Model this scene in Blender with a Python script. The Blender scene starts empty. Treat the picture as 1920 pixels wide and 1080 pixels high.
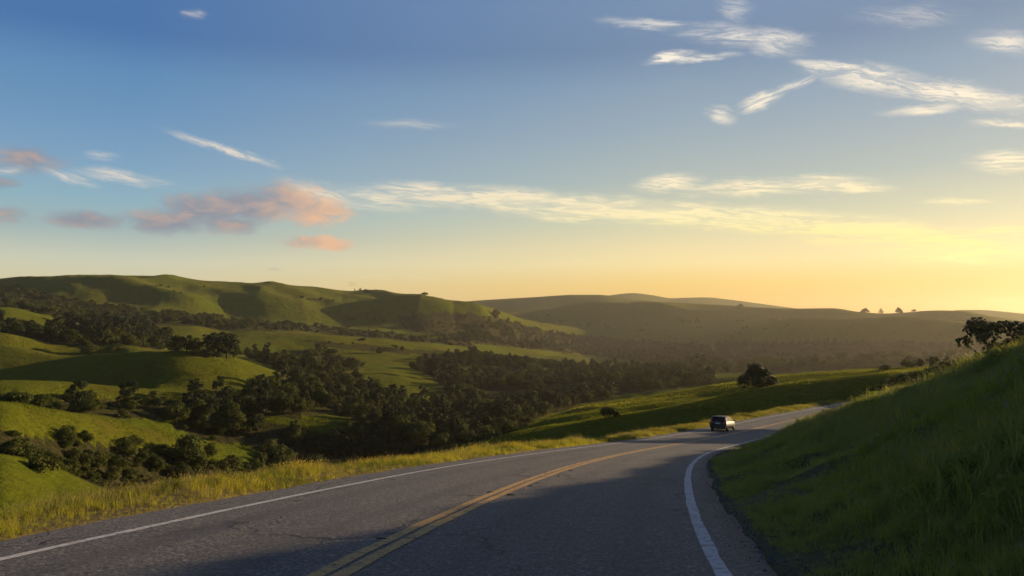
import bpy, bmesh, math, random
import numpy as np
from mathutils import Vector, Matrix

R = math.radians
sc = bpy.context.scene
C = sc.collection
rng = np.random.default_rng(7)
random.seed(7)

# ------------------------------------------------------------------ camera, sky, sun, exposure
F = 1493.0            # focal length in pixels of the 1920 px wide photograph
Y0 = 620.0            # row of the horizon
PITCH = math.atan((Y0 - 540) / F)
EYE = 1.7             # the world's z = 0 is the eye level; the road under the camera lies 1.7 m below
SUN_AZ, SUN_EL = 60.0, 9.0

cam_d = bpy.data.cameras.new('camera')
cam_d.sensor_width = 36
cam_d.lens = 36 * F / 1920
cam_d.clip_start = 0.1
cam_d.clip_end = 40000
cam = bpy.data.objects.new('camera', cam_d)
C.objects.link(cam)
cam.rotation_euler = (R(90) + PITCH, 0, 0)
sc.camera = cam

sc.view_settings.view_transform = 'Standard'
sc.view_settings.look = 'None'
EXPO = 0.8
sc.view_settings.exposure = EXPO
sc.view_settings.gamma = 1.0
sc.view_settings.use_curve_mapping = False
sc.cycles.use_denoising = True
sc.cycles.max_bounces = 8
sc.cycles.diffuse_bounces = 5
sc.cycles.transmission_bounces = 6
sc.cycles.volume_bounces = 1
sc.cycles.transparent_max_bounces = 8


def srgb(r, g, b):
    f = lambda c: (c / 255 / 12.92) if c / 255 <= .04045 else ((c / 255 + .055) / 1.055) ** 2.4
    return (f(r), f(g), f(b))


class NT:
    """a small node-tree writer"""
    def __init__(s, nt):
        s.nt = nt
        s.n = nt.nodes
        s.l = nt.links

    def node(s, t, **kw):
        n = s.n.new(t)
        for k, v in kw.items():
            setattr(n, k, v)
        return n

    def put(s, sock, v):
        if v is None:
            return
        if hasattr(v, 'is_output'):
            s.l.new(v, sock)
        else:
            sock.default_value = v

    def math(s, op, a, b=None, c=None, clamp=False):
        n = s.node('ShaderNodeMath', operation=op, use_clamp=clamp)
        s.put(n.inputs[0], a)
        s.put(n.inputs[1], b)
        s.put(n.inputs[2], c)
        return n.outputs[0]

    def mix(s, f, a, b, blend='MIX'):
        n = s.node('ShaderNodeMix', data_type='RGBA', blend_type=blend)
        s.put(n.inputs[0], f)
        for i, v in ((6, a), (7, b)):
            if isinstance(v, tuple) and len(v) == 3:
                v = (*v, 1)
            s.put(n.inputs[i], v)
        return n.outputs[2]

    def noise(s, vec, scale, detail=4, rough=.5, dist=0, dim='3D'):
        n = s.node('ShaderNodeTexNoise', noise_dimensions=dim)
        s.put(n.inputs['Vector'], vec)
        s.put(n.inputs['Scale'], scale)
        s.put(n.inputs['Detail'], detail)
        s.put(n.inputs['Roughness'], rough)
        s.put(n.inputs['Distortion'], dist)
        return n.outputs[0]

    def ramp(s, f, stops, interp='LINEAR'):
        n = s.node('ShaderNodeValToRGB')
        n.color_ramp.interpolation = interp
        e = n.color_ramp.elements
        while len(e) < len(stops):
            e.new(.5)
        for el, (p, c) in zip(e, stops):
            el.position = p
            el.color = (*c, 1) if len(c) == 3 else c
        s.put(n.inputs[0], f)
        return n.outputs[0]

    def rng(s, v, a, b, c=0., d=1., smooth=True):
        n = s.node('ShaderNodeMapRange', interpolation_type='SMOOTHSTEP' if smooth else 'LINEAR')
        s.put(n.inputs[0], v)
        for i, q in enumerate((a, b, c, d)):
            s.put(n.inputs[i + 1], q)
        return n.outputs[0]

    def mapv(s, vec, scale=(1, 1, 1), loc=(0, 0, 0), rot=(0, 0, 0)):
        n = s.node('ShaderNodeMapping')
        s.put(n.inputs[0], vec)
        n.inputs[1].default_value = loc
        n.inputs[2].default_value = rot
        n.inputs[3].default_value = scale
        return n.outputs[0]


def px_dir(px, py):
    """pixel of the photograph -> world direction (azimuth from +Y in radians, tangent of elevation)"""
    a = (px - 960) / F
    b = (540 - py) / F
    cp, sp = np.cos(PITCH), np.sin(PITCH)
    x = a
    y = cp - b * sp
    z = sp + b * cp
    return np.arctan2(x, y), z / np.hypot(x, y)


def to_px(P):
    P = np.asarray(P, float)
    x, y, z = P[..., 0], P[..., 1], P[..., 2]
    cp, sp = np.cos(PITCH), np.sin(PITCH)
    d = np.maximum(y * cp + z * sp, .01)
    u = -y * sp + z * cp
    return 960 + F * x / d, 540 - F * u / d, d


# ---- the sky: Nishita light plus an evening gradient and clouds by direction
world = bpy.data.worlds.new('World')
sc.world = world
world.use_nodes = True
W = NT(world.node_tree)
bg = world.node_tree.nodes['Background']
SKY_STRENGTH = 0.06
SKY_GAIN = 1 / (SKY_STRENGTH * 2 ** EXPO)      # the gradient below holds the colours as exposed
bg.inputs[1].default_value = SKY_STRENGTH
nish = W.node('ShaderNodeTexSky', sky_type='NISHITA', sun_disc=False)
nish.sun_elevation = R(SUN_EL)
nish.sun_rotation = R(SUN_AZ)
nish.dust_density = .3
nish.ozone_density = 2.0
tc = W.node('ShaderNodeTexCoord')
sep = W.node('ShaderNodeSeparateXYZ')
W.l.new(tc.outputs['Generated'], sep.inputs[0])
dx, dy, dz = sep.outputs
el = W.math('MULTIPLY', W.math('ARCSINE', dz), 180 / math.pi)          # degrees
az = W.math('MULTIPLY', W.math('ARCTAN2', dx, dy), 180 / math.pi)
tsun = W.math('COSINE', W.math('MULTIPLY', W.math('SUBTRACT', az, SUN_AZ), math.pi / 180))
near = W.rng(tsun, .08, .66, smooth=False)
elf = W.math('MULTIPLY', W.math('ADD', el, 2.0), 1 / 92.0, clamp=True)


def skyramp(stops):
    return W.ramp(elf, [((e + 2) / 92, srgb(*c)) for e, c in stops])


far_side = skyramp([(-2, (222, 204, 156)), (1, (226, 212, 166)), (3, (222, 212, 170)), (4.6, (208, 211, 188)), (6.5, (164, 186, 186)),
                    (8.5, (142, 180, 196)), (11, (124, 164, 196)), (14, (106, 150, 190)), (16.5, (94, 141, 186)), (19, (72, 117, 171)), (22.5, (74, 117, 171)), (35, (44, 80, 138)), (90, (28, 54, 102))])
sun_side = skyramp([(-2, (222, 156, 68)), (1.5, (234, 178, 88)), (3.3, (244, 206, 118)), (4.8, (248, 226, 164)), (6, (238, 222, 172)), (7.5, (214, 212, 178)),
                    (10.5, (174, 188, 184)), (14, (152, 172, 186)), (17, (134, 160, 183)), (19.5, (112, 140, 172)), (22.5, (116, 144, 178)), (35, (70, 90, 134)), (90, (36, 60, 108))])
sky_col = W.mix(near, far_side, sun_side)


def scaled(col, k):
    return W.mix(1.0, col, (k, k, k), 'MULTIPLY')


# cirrus and cumulus: every cloud is an ellipse of directions (azimuth, elevation, degrees), torn by noise that is stretched along it
acv = W.node('ShaderNodeCombineXYZ')
W.put(acv.inputs[0], az)
W.put(acv.inputs[1], el)
ac = acv.outputs[0]


def warped(scale, amount, sy):
    w_ = W.node('ShaderNodeTexNoise', noise_dimensions='2D')
    W.put(w_.inputs['Vector'], W.mapv(ac, (1, sy, 1)))
    w_.inputs['Scale'].default_value = scale
    w_.inputs['Detail'].default_value = 4
    w_.inputs['Roughness'].default_value = .6
    a_ = W.node('ShaderNodeVectorMath', operation='MULTIPLY_ADD')
    W.put(a_.inputs[0], w_.outputs['Color'])
    a_.inputs[1].default_value = (amount * 2, amount, 0)
    a_.inputs[2].default_value = (-amount, -amount * .5, 0)
    b_ = W.node('ShaderNodeVectorMath', operation='ADD')
    W.put(b_.inputs[0], ac)
    W.put(b_.inputs[1], a_.outputs[0])
    return b_.outputs[0]


def cloud_field(clouds, wa):
    """the strongest of the ellipse masks at each direction"""
    total = None
    for (px, py, L, H, rot, amp) in clouds:
        a, t = px_dir(px, py)
        a, e = math.degrees(a), math.degrees(math.atan(t))
        m = W.node('ShaderNodeMapping', vector_type='TEXTURE')
        W.put(m.inputs[0], wa)
        m.inputs[1].default_value = (a, e, 0)
        m.inputs[2].default_value = (0, 0, R(rot))
        m.inputs[3].default_value = (L, H, 1)
        ln = W.node('ShaderNodeVectorMath', operation='LENGTH')
        W.put(ln.inputs[0], m.outputs[0])
        v = W.rng(ln.outputs['Value'], 1.0, .0, 0, amp)
        total = v if total is None else W.math('MAXIMUM', total, v)
    return total


def streaks(rot, fine, coarse, seed):
    """fibres along a direction"""
    m = W.node('ShaderNodeMapping', vector_type='TEXTURE')
    W.put(m.inputs[0], warped(.5, .5, 1.5) if seed == 0 else ac)
    m.inputs[1].default_value = (seed * 3.7, seed * 1.9, 0)
    m.inputs[2].default_value = (0, 0, R(rot))
    m.inputs[3].default_value = (1, 1, 1)
    v = m.outputs[0]
    n1 = W.noise(W.mapv(v, (.20, 1.7, 1)), 1.0, 7, .62, .8, '2D')
    n2 = W.noise(W.mapv(v, (.5, 4.2, 1)), 1.0, 6, .65, .9, '2D')
    return W.math('ADD', W.math('MULTIPLY', n1, coarse), W.math('MULTIPLY', n2, fine))


WA = warped(.45, .55, 2.0)
# px, py, half length deg, half height deg, tilt deg (+ = rising to the right), strength
steep = [(425, 281, 5.0, .42, -14, .95), (130, 333, 2.2, .42, -12, .85), (610, 362, 4.2, 1.0, -14, .62), (1640, 148, 5.5, 1.2, -16, .9), (1560, 126, 3.4, .6, -12, 1.05),
         (1750, 168, 5.0, 1.0, -14, 1.05), (1850, 190, 4.5, .9, -18, 1.25), (1375, 18, 1.8, 1.1, -22, .34), (1350, 215, 1.4, .8, -18, .7), (1890, 80, 2.6, .9, -14, .65),
         (1700, 30, 4.4, .9, -8, .28), (1890, 231, 2.6, .40, -10, .75), (1450, 78, 3.4, 1.2, -14, .66), (2250, 330, 8, 1.0, -12, .8), (2400, 150, 7, 1.2, -14, .7), (-700, 200, 8, .8, -10, .4)]
level = [(362, 25, 1.2, .4, 10, .34), (230, 332, 3.8, .6, -4, .65), (190, 294, 1.4, .4, 0, .5), (770, 234, 4.2, .5, 0, .2), (20, 320, 1.2, .4, 8, .4),
         (700, 372, 5.5, 1.2, -3, .62), (820, 366, 6.5, 1.2, -3, .95), (960, 376, 7, 1.3, -5, 1.1), (1110, 390, 7.5, 1.35, -4, 1.15), (1060, 411, 3.6, .42, -6, .75),
         (1260, 402, 7.5, 1.25, -3, 1.15), (1420, 413, 7.5, 1.2, -4, 1.15), (1570, 427, 7.5, 1.2, -5, 1.15), (1690, 444, 6.5, 1.1, -6, 1.15),
         (1590, 454, 4.0, .5, -4, .7), (1780, 468, 6.5, 1.4, -6, 1.0), (1890, 432, 3.0, .45, -3, .7),
         (1255, 344, 3.4, .9, 3, .85), (1400, 352, 6.5, .9, 0, .8), (1540, 344, 4.2, .85, -3, 1.15), (1600, 353, 3.4, .5, -5, .8),
         (1790, 379, 2.6, .35, -5, .6), (1890, 302, 2.8, .95, -6, .95), (1730, 207, 3.2, .5, -2, .65), (1215, 45, 4.4, .5, -7, .5), (1370, 66, 5.4, 1.0, -9, .46),
         (1310, 108, 3.8, .42, 0, .70), (1255, 107, 2.2, .55, 8, 1.1), (700, 518, 9, .35, -1, .16), (330, 495, 7, .3, 0, .16),
         (-400, 340, 6, .8, -4, .4), (3200, 300, 9, 1.0, -4, .7)]
rising = [(1425, 190, 2.0, .75, 14, 1.25), (1485, 160, 2.8, .42, 17, .75), (1480, 76, 2.4, .5, 6, .45)]


def cirrus_layer(lst, rot, seed):
    mk = cloud_field(lst, WA)
    st = streaks(rot, .5, .6, seed)
    fib = W.rng(st, .44, .68)
    soft = W.math('MULTIPLY', W.rng(mk, 0, .85, smooth=False), W.math('MULTIPLY_ADD', fib, .74, .20))
    core = W.math('MULTIPLY', W.rng(mk, .35, 1.1), W.math('MULTIPLY_ADD', fib, .45, .35))
    return W.math('MAXIMUM', soft, core)


ca = W.math('MAXIMUM', W.math('MAXIMUM', cirrus_layer(steep, -15, 0), W.math('MULTIPLY', cirrus_layer(level, -4, 1), 1.25)), cirrus_layer(rising, 15, 2))
ca = W.math('MULTIPLY', ca, 1.15, clamp=True)
cir_col = W.mix(near, srgb(224, 216, 204), W.ramp(elf, [(8 / 92, srgb(255, 240, 160)), (10 / 92, srgb(255, 240, 186)), (13 / 92, srgb(252, 236, 206)), (22 / 92, srgb(248, 240, 226))]))

cumulus = [(50, 298, 3.2, 1.5, 4, .75), (5, 340, 1.8, .8, 0, .6), (548, 374, 4.8, 1.9, 0, 1.0), (470, 385, 5.8, 2.0, 0, .95), (590, 394, 4.6, 1.8, -2, .9),
           (390, 394, 5.6, 1.9, 0, .9), (320, 416, 5.4, 1.5, 3, .85), (430, 416, 4.4, 1.4, 0, .75), (160, 412, 4.2, 1.0, 0, .8), (600, 455, 3.6, .8, -3, 1.0), (10, 405, 2.2, 1.0, 0, .5),
           (510, 502, 1.0, .3, 0, .4), (-250, 380, 5, 1.0, 0, .8), (-500, 430, 6, .9, 0, .7)]
um = cloud_field(cumulus, warped(.4, .8, 1.4))
puff = W.noise(W.mapv(ac, (.55, 1.25, 1)), .8, 7, .62, .3, '2D')
ua = W.math('MULTIPLY', W.rng(W.math('ADD', W.math('MULTIPLY', um, .95), W.math('MULTIPLY', W.math('SUBTRACT', puff, .5), 1.0)), .0, .82), W.rng(um, .0, .35))
ua = W.math('MULTIPLY', ua, .95)
glow_az = W.rng(az, -18.5, -13)
shade = W.math('ADD', W.math('MULTIPLY', glow_az, .8), W.math('MULTIPLY', W.math('SUBTRACT', puff, .46), 1.5), clamp=True)
cum_col = W.mix(shade, srgb(142, 147, 160), srgb(236, 190, 154))

sky_c = scaled(sky_col, SKY_GAIN)
sky_c = W.mix(.025, sky_c, nish.outputs[0])
sky_c = W.mix(ua, sky_c, scaled(cum_col, SKY_GAIN))
sky_c = W.mix(ca, sky_c, scaled(cir_col, SKY_GAIN))
W.l.new(sky_c, bg.inputs[0])
world.cycles.sampling_method = 'MANUAL'
world.cycles.sample_map_resolution = 512

sun_d = bpy.data.lights.new('sun', 'SUN')
sun_d.energy = 5.0
sun_d.angle = R(.5)
sun_d.color = (1.0, .74, .42)
sun = bpy.data.objects.new('sun', sun_d)
C.objects.link(sun)
sv = Vector((math.sin(R(SUN_AZ)) * math.cos(R(SUN_EL)), math.cos(R(SUN_AZ)) * math.cos(R(SUN_EL)), math.sin(R(SUN_EL))))
sun.rotation_euler = sv.to_track_quat('Z', 'Y').to_euler()


# ------------------------------------------------------------------ helpers
def mesh_obj(name, verts, faces, mats, parent=None, smooth=True, loose=False, mat_idx=None):
    me = bpy.data.meshes.new(name)
    verts = np.asarray(verts, np.float32)
    if isinstance(faces, np.ndarray):
        n, k = faces.shape
        me.vertices.add(len(verts))
        me.vertices.foreach_set('co', verts.ravel())
        me.loops.add(n * k)
        me.polygons.add(n)
        me.polygons.foreach_set('loop_start', np.arange(0, n * k, k, dtype=np.int32))
        me.loops.foreach_set('vertex_index', faces.astype(np.int32).ravel())
        me.update(calc_edges=True)
        me.validate()
    else:
        me.from_pydata(verts.tolist(), [], [list(map(int, f)) for f in faces])
    for m in (mats if isinstance(mats, (list, tuple)) else [mats]):
        me.materials.append(m)
    if smooth and len(me.polygons):
        me.polygons.foreach_set('use_smooth', np.ones(len(me.polygons), bool))
    if mat_idx is not None:
        me.polygons.foreach_set('material_index', np.asarray(mat_idx, np.int32))
    o = bpy.data.objects.new(name, me)
    C.objects.link(o)
    if parent:
        o.parent = parent
    return o


def grid_faces(nr, nc):
    i = np.arange(nr - 1)[:, None] * nc + np.arange(nc - 1)[None]
    i = i.ravel()
    return np.stack([i, i + 1, i + nc + 1, i + nc], 1)


def tag(o, label=None, cat=None, group=None, kind=None):
    if label: o['label'] = label
    if cat: o['category'] = cat
    if group: o['group'] = group
    if kind: o['kind'] = kind
    return o


def empty(name, loc, rz=0., s=1.):
    o = bpy.data.objects.new(name, None)
    C.objects.link(o)
    o.location = loc
    o.rotation_euler = (0, 0, rz)
    o.scale = (s, s, s)
    o.empty_display_size = .1
    return o


def vnoise(x, y, seed=0):
    """smooth value noise, vectorised"""
    xi = np.floor(x).astype(np.int64)
    yi = np.floor(y).astype(np.int64)
    fx = x - xi
    fy = y - yi
    fx = fx * fx * fx * (fx * (fx * 6 - 15) + 10)
    fy = fy * fy * fy * (fy * (fy * 6 - 15) + 10)

    def h(a, b):
        n = (a * 374761393 + b * 668265263 + seed * 1442695041) & 0xffffffff
        n = ((n ^ (n >> 13)) * 1274126177) & 0xffffffff
        return ((n ^ (n >> 16)) & 0xffff) / 65535.0 * 2 - 1
    return (h(xi, yi) * (1 - fx) + h(xi + 1, yi) * fx) * (1 - fy) + (h(xi, yi + 1) * (1 - fx) + h(xi + 1, yi + 1) * fx) * fy


def fbm(x, y, seed=0, oct=4, gain=.5):
    s = 0
    a = 1.
    for k in range(oct):
        s = s + a * vnoise(x * 2 ** k + 17.3 * k, y * 2 ** k - 9.1 * k, seed + k)
        a *= gain
    return s


# ------------------------------------------------------------------ materials
def new_mat(name):
    m = bpy.data.materials.new(name)
    m.use_nodes = True
    n = NT(m.node_tree)
    b = m.node_tree.nodes['Principled BSDF']
    return m, n, b


def plain(name, col, rough=.5, metal=0., spec=.5, coat=0., emit=None):
    m, n, b = new_mat(name)
    b.inputs['Base Color'].default_value = (*col, 1)
    b.inputs['Roughness'].default_value = rough
    b.inputs['Metallic'].default_value = metal
    b.inputs['Specular IOR Level'].default_value = spec
    b.inputs['Coat Weight'].default_value = coat
    if emit:
        b.inputs['Emission Color'].default_value = (*emit[0], 1)
        b.inputs['Emission Strength'].default_value = emit[1]
    return m


def bump(n, b, h, strength, dist):
    bp = n.node('ShaderNodeBump')
    n.put(bp.inputs['Height'], h)
    bp.inputs['Strength'].default_value = strength
    bp.inputs['Distance'].default_value = dist
    n.l.new(bp.outputs[0], b.inputs['Normal'])


def mat_hill():
    m, n, b = new_mat('hill_grass')
    g = n.node('ShaderNodeNewGeometry').outputs['Position']
    g2 = n.mapv(g, (1, 1, .2))
    big = n.noise(g2, .006, 5, .6)
    mid = n.noise(g2, .05, 5, .65)
    fine = n.noise(g2, .6, 5, .7)
    wood = n.node('ShaderNodeAttribute', attribute_name='wood').outputs['Fac']
    col = n.mix(n.rng(big, .35, .65), (.078, .104, .007), (.092, .094, .008))
    col = n.mix(n.rng(mid, .5, .75), col, (.088, .070, .011))
    col = n.mix(n.math('MULTIPLY', n.rng(mid, .48, .30), .6), col, (.036, .050, .007))
    col = n.mix(n.math('MULTIPLY', n.rng(fine, .5, .7), .6), col, (.022, .029, .006))
    b_col = n.mix(n.math('MULTIPLY', n.rng(fine, .45, .25), .35), col, (.100, .092, .014))
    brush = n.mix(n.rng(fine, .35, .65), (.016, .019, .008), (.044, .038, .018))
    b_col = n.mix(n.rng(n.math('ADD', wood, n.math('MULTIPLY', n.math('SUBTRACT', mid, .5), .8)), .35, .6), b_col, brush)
    n.put(b.inputs['Base Color'], b_col)
    b.inputs['Roughness'].default_value = 1
    b.inputs['Specular IOR Level'].default_value = 0
    b.inputs['Sheen Weight'].default_value = .06
    b.inputs['Sheen Roughness'].default_value = .5
    b.inputs['Sheen Tint'].default_value = (.8, .75, .25, 1)
    hh = n.math('ADD', n.math('MULTIPLY', mid, 1.0), n.math('MULTIPLY', fine, .35))
    bump(n, b, hh, 1.0, 2.2)
    return m


def mat_bank():
    m, n, b = new_mat('bank_soil_grass')
    g = n.node('ShaderNodeNewGeometry').outputs['Position']
    mid = n.noise(g, .6, 5, .65)
    fine = n.noise(g, 9, 6, .7)
    col = n.mix(n.rng(mid, .35, .65), (.070, .085, .026), (.105, .105, .045))
    col = n.mix(n.math('MULTIPLY', n.rng(fine, .5, .7), .6), col, (.085, .066, .034))
    vg_ = n.node('ShaderNodeAttribute', attribute_name='verge').outputs['Fac']
    col = n.mix(vg_, col, n.mix(n.rng(fine, .35, .65), (.09, .075, .018), (.20, .15, .05)))
    n.put(b.inputs['Base Color'], col)
    b.inputs['Roughness'].default_value = .95
    b.inputs['Specular IOR Level'].default_value = .1
    bump(n, b, fine, .8, .06)
    return m


def mat_asphalt():
    m, n, b = new_mat('asphalt')
    g = n.node('ShaderNodeNewGeometry').outputs['Position']
    uv = n.node('ShaderNodeUVMap').outputs[0]                 # u across (m), v along (m)
    agg = n.noise(g, 24, 4, .85)
    vor = n.node('ShaderNodeTexVoronoi')
    n.put(vor.inputs['Vector'], g)
    vor.inputs['Scale'].default_value = 30
    stone = n.math('MULTIPLY', vor.outputs['Color'], 1.0)
    big = n.noise(n.mapv(uv, (.5, .08, 1)), 1.2, 5, .6)
    patch = n.noise(g, .7, 4, .6)
    col = n.mix(n.rng(agg, .40, .62), (.013, .0125, .012), (.195, .172, .149))
    col = n.mix(n.math('MULTIPLY', n.rng(stone, .78, .95), .75), col, (.34, .32, .29))
    col = n.mix(n.math('MULTIPLY', n.rng(big, .48, .70), .35), col, (.040, .040, .044))
    col = n.mix(n.math('MULTIPLY', n.rng(patch, .52, .75), .30), col, (.115, .105, .095))
    su = n.node('ShaderNodeSeparateXYZ')
    n.put(su.inputs[0], uv)
    au = n.math('ABSOLUTE', su.outputs[0])
    wob_u = n.math('MULTIPLY', n.math('SUBTRACT', n.noise(n.mapv(uv, (.0, .05, 1)), 1.0, 2), .5), .5)
    tr = n.math('ABSOLUTE', n.math('SUBTRACT', n.math('ABSOLUTE', n.math('SUBTRACT', n.math('ADD', au, wob_u), 1.8)), .78))
    track = n.math('MULTIPLY', n.rng(tr, .42, .05), n.rng(big, .25, .6))
    col = n.mix(n.math('MULTIPLY', track, .38), col, (.036, .035, .036))
    dirt = n.rng(n.math('ADD', su.outputs[0], n.math('MULTIPLY', n.math('SUBTRACT', patch, .5), .9)), 3.62, 4.0)
    col = n.mix(n.math('MULTIPLY', dirt, .7), col, n.mix(n.rng(agg, .4, .62), (.016, .0145, .013), (.066, .058, .048)))
    drip = n.rng(n.noise(n.mapv(uv, (1.6, .5, 1)), 1.0, 4, .6, .4), .60, .70)
    col = n.mix(n.math('MULTIPLY', drip, .45), col, (.026, .026, .028))
    # fine cracks
    cr = n.node('ShaderNodeTexVoronoi', feature='DISTANCE_TO_EDGE')
    wob = n.node('ShaderNodeTexNoise')
    n.put(wob.inputs['Vector'], uv)
    wob.inputs['Scale'].default_value = 1.6
    wob.inputs['Detail'].default_value = 6
    wa = n.node('ShaderNodeVectorMath', operation='ADD')
    n.put(wa.inputs[0], uv)
    n.put(wa.inputs[1], wob.outputs['Color'])
    n.put(cr.inputs['Vector'], n.mapv(wa.outputs[0], (1, .45, 1)))
    cr.inputs['Scale'].default_value = .55
    crack = n.math('MULTIPLY', n.rng(cr.outputs['Distance'], .016, .004), n.rng(n.noise(g, .35, 2), .44, .56))
    col = n.mix(n.math('MULTIPLY', crack, .8), col, (.012, .012, .013))
    n.put(b.inputs['Base Color'], col)
    n.put(b.inputs['Roughness'], n.rng(agg, .3, .7, .62, .86, False))
    b.inputs['Specular IOR Level'].default_value = .35
    hh = n.math('SUBTRACT', n.math('ADD', agg, n.math('MULTIPLY', stone, .5)), n.math('MULTIPLY', crack, 1.5))
    bump(n, b, hh, .7, .008)
    return m


def mat_paint(name, c, wear):
    m, n, b = new_mat(name)
    g = n.node('ShaderNodeNewGeometry').outputs['Position']
    uv = n.node('ShaderNodeUVMap').outputs[0]
    agg = n.noise(g, 60, 3, .7)
    pat = n.noise(g, 6, 5, .7)
    tr = n.noise(n.mapv(uv, (2.2, 5.5, 1)), 1.0, 4, .6, .8)       # transverse cracks
    lines = n.rng(n.math('ABSOLUTE', n.math('SUBTRACT', tr, .5)), .02, .004)
    col = n.mix(n.math('MULTIPLY', n.rng(agg, .52, .70), wear), c, (.06, .058, .055))
    col = n.mix(n.math('MULTIPLY', n.rng(pat, .52, .74), wear), col, (.07, .066, .06))
    col = n.mix(n.math('MULTIPLY', lines, min(1, wear * 1.3)), col, (.03, .029, .028))
    n.put(b.inputs['Base Color'], col)
    b.inputs['Roughness'].default_value = .7
    bump(n, b, agg, .5, .004)
    return m


def leaf_mat(name, ca, cb, trans, tcol, rough=.6, spread=.72):
    """leaf: diffuse + light passing through; hue varies per object/instance and in clumps"""
    m, n, b = new_mat(name)
    oi = n.node('ShaderNodeObjectInfo')
    g = n.node('ShaderNodeNewGeometry')
    isl = g.outputs['Random Per Island']
    f = n.math('ADD', n.math('MULTIPLY', oi.outputs['Random'], spread), n.math('MULTIPLY', isl, 1 - spread))
    col = n.mix(f, ca, cb)
    n.put(b.inputs['Base Color'], col)
    b.inputs['Roughness'].default_value = rough
    b.inputs['Specular IOR Level'].default_value = .08
    t = n.node('ShaderNodeBsdfTranslucent')
    n.put(t.inputs[0], n.mix(f, tcol, tuple(q * .8 for q in tcol)))
    mx = n.node('ShaderNodeMixShader')
    mx.inputs[0].default_value = trans
    n.l.new(b.outputs[0], mx.inputs[1])
    n.l.new(t.outputs[0], mx.inputs[2])
    n.l.new(mx.outputs[0], m.node_tree.nodes['Material Output'].inputs['Surface'])
    return m


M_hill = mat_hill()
M_bank = mat_bank()
M_asph = mat_asphalt()
M_white = mat_paint('white_road_paint', (.52, .50, .47), .7)
M_yellow = mat_paint('yellow_road_paint', (.52, .29, .06), .95)
M_leaf_oak = leaf_mat('oak_leaves', (.020, .036, .007), (.092, .100, .018), .22, (.10, .11, .015))
M_leaf_pine = leaf_mat('pine_needles', (.018, .028, .010), (.048, .054, .016), .15, (.06, .07, .02))
M_leaf_brown = leaf_mat('scrub_leaves', (.046, .038, .018), (.110, .082, .038), .2, (.12, .10, .04))
M_leaf_dark = leaf_mat('dark_leaves', (.018, .026, .010), (.036, .044, .014), .12, (.04, .05, .012))
M_bark = plain('bark', (.055, .042, .032), .9)
M_gr_gold = leaf_mat('golden_grass', (.15, .18, .02), (.30, .27, .035), .5, (.56, .50, .04), .6, .6)
M_gr_green = leaf_mat('green_grass', (.05, .085, .012), (.11, .125, .016), .4, (.24, .26, .025), .6, .6)
M_gr_bank = leaf_mat('bank_grass', (.175, .195, .040), (.300, .285, .085), .52, (.48, .48, .09), .6, .7)
M_gr_fresh = leaf_mat('fresh_grass', (.15, .20, .025), (.28, .30, .05), .48, (.42, .46, .06), .6, .6)
M_gr_field = leaf_mat('pasture_grass', (.085, .120, .009), (.15, .165, .016), .45, (.24, .25, .02), .7, .6)
M_gr_straw = leaf_mat('straw_seed_heads', (.18, .15, .07), (.28, .23, .11), .35, (.42, .33, .10), .7, .5)
M_flower = leaf_mat('yellow_flowers', (.55, .38, .02), (.65, .48, .04), .3, (.6, .4, .02), .6, .5)
M_wisp = leaf_mat('pale_seed_tufts', (.24, .21, .13), (.38, .33, .22), .3, (.35, .3, .2), .7, .5)

# ------------------------------------------------------------------ the road's centre line (metres, from the photograph's lines)
SK = np.array([0, 8, 16, 24, 32, 42, 54, 70, 90, 120, 160.])
TH = np.array([0.0984, 0.1823, 0.2154, 0.2459, 0.2689, 0.3167, 0.3879, 0.4685, 0.5540, 0.6542, 0.7551])
GR = np.array([-.1091, -.1065, -.1116, -.1197, -.1188, -.1128, -.0995, -.0733, -.0420, -.0215, -.0015])
BK = np.array([.0054, .0193, .0212, .0203, .0150, .0106, .0109, .0072, -.0057, -.0047, -.0028])
DS = .5
S_ = np.arange(0, 160 + DS / 2, DS)


def _sm(v):
    a = np.interp(S_, SK, v)
    return np.convolve(np.pad(a, 6, mode='edge'), np.ones(13) / 13, 'valid')


th_, g_, b_ = _sm(TH), _sm(GR), _sm(BK)
# continue behind the camera and on past the bend
nb, nf = 60, 160
thb = th_[0] - .0035 * DS * np.arange(nb, 0, -1)
thf = th_[-1] + .0045 * DS * np.arange(1, nf + 1)
TH_S = np.concatenate([thb, th_, thf])
GR_S = np.concatenate([np.full(nb, g_[0]), g_, np.linspace(g_[-1], .02, nf)])
BK_S = np.concatenate([np.full(nb, b_[0]), b_, np.full(nf, b_[-1])])
S_ALL = np.arange(-nb, len(S_) + nf) * DS
cx = np.concatenate([[0], np.cumsum(np.sin(TH_S[:-1]) * DS)])
cy = np.concatenate([[0], np.cumsum(np.cos(TH_S[:-1]) * DS)])
cz = np.concatenate([[0], np.cumsum(GR_S[:-1] * DS)])
CX = cx - cx[nb] - 2.1535
CY = cy - cy[nb] + 3.0114
CZ = cz - cz[nb] - EYE - .0249


def road_pt(s, u):
    """world point at arc length s, offset u to the right of the yellow line (on the tilted road plane)"""
    s = np.asarray(s, float)
    u = np.asarray(u, float)
    x = np.interp(s, S_ALL, CX)
    y = np.interp(s, S_ALL, CY)
    z = np.interp(s, S_ALL, CZ)
    t = np.interp(s, S_ALL, TH_S)
    b = np.interp(s, S_ALL, BK_S)
    bu = np.clip(u, -5, 5)
    return np.stack([x + u * np.cos(t), y - u * np.sin(t), z + bu * b], -1)


def add_uv(o, uvs):
    me = o.data
    lay = me.uv_layers.new(name='UVMap')
    vi = np.zeros(len(me.loops), np.int32)
    me.loops.foreach_get('vertex_index', vi)
    lay.data.foreach_set('uv', np.asarray(uvs, np.float32)[vi].ravel())


EDGE_L, EDGE_R = -4.45, 4.02


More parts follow.
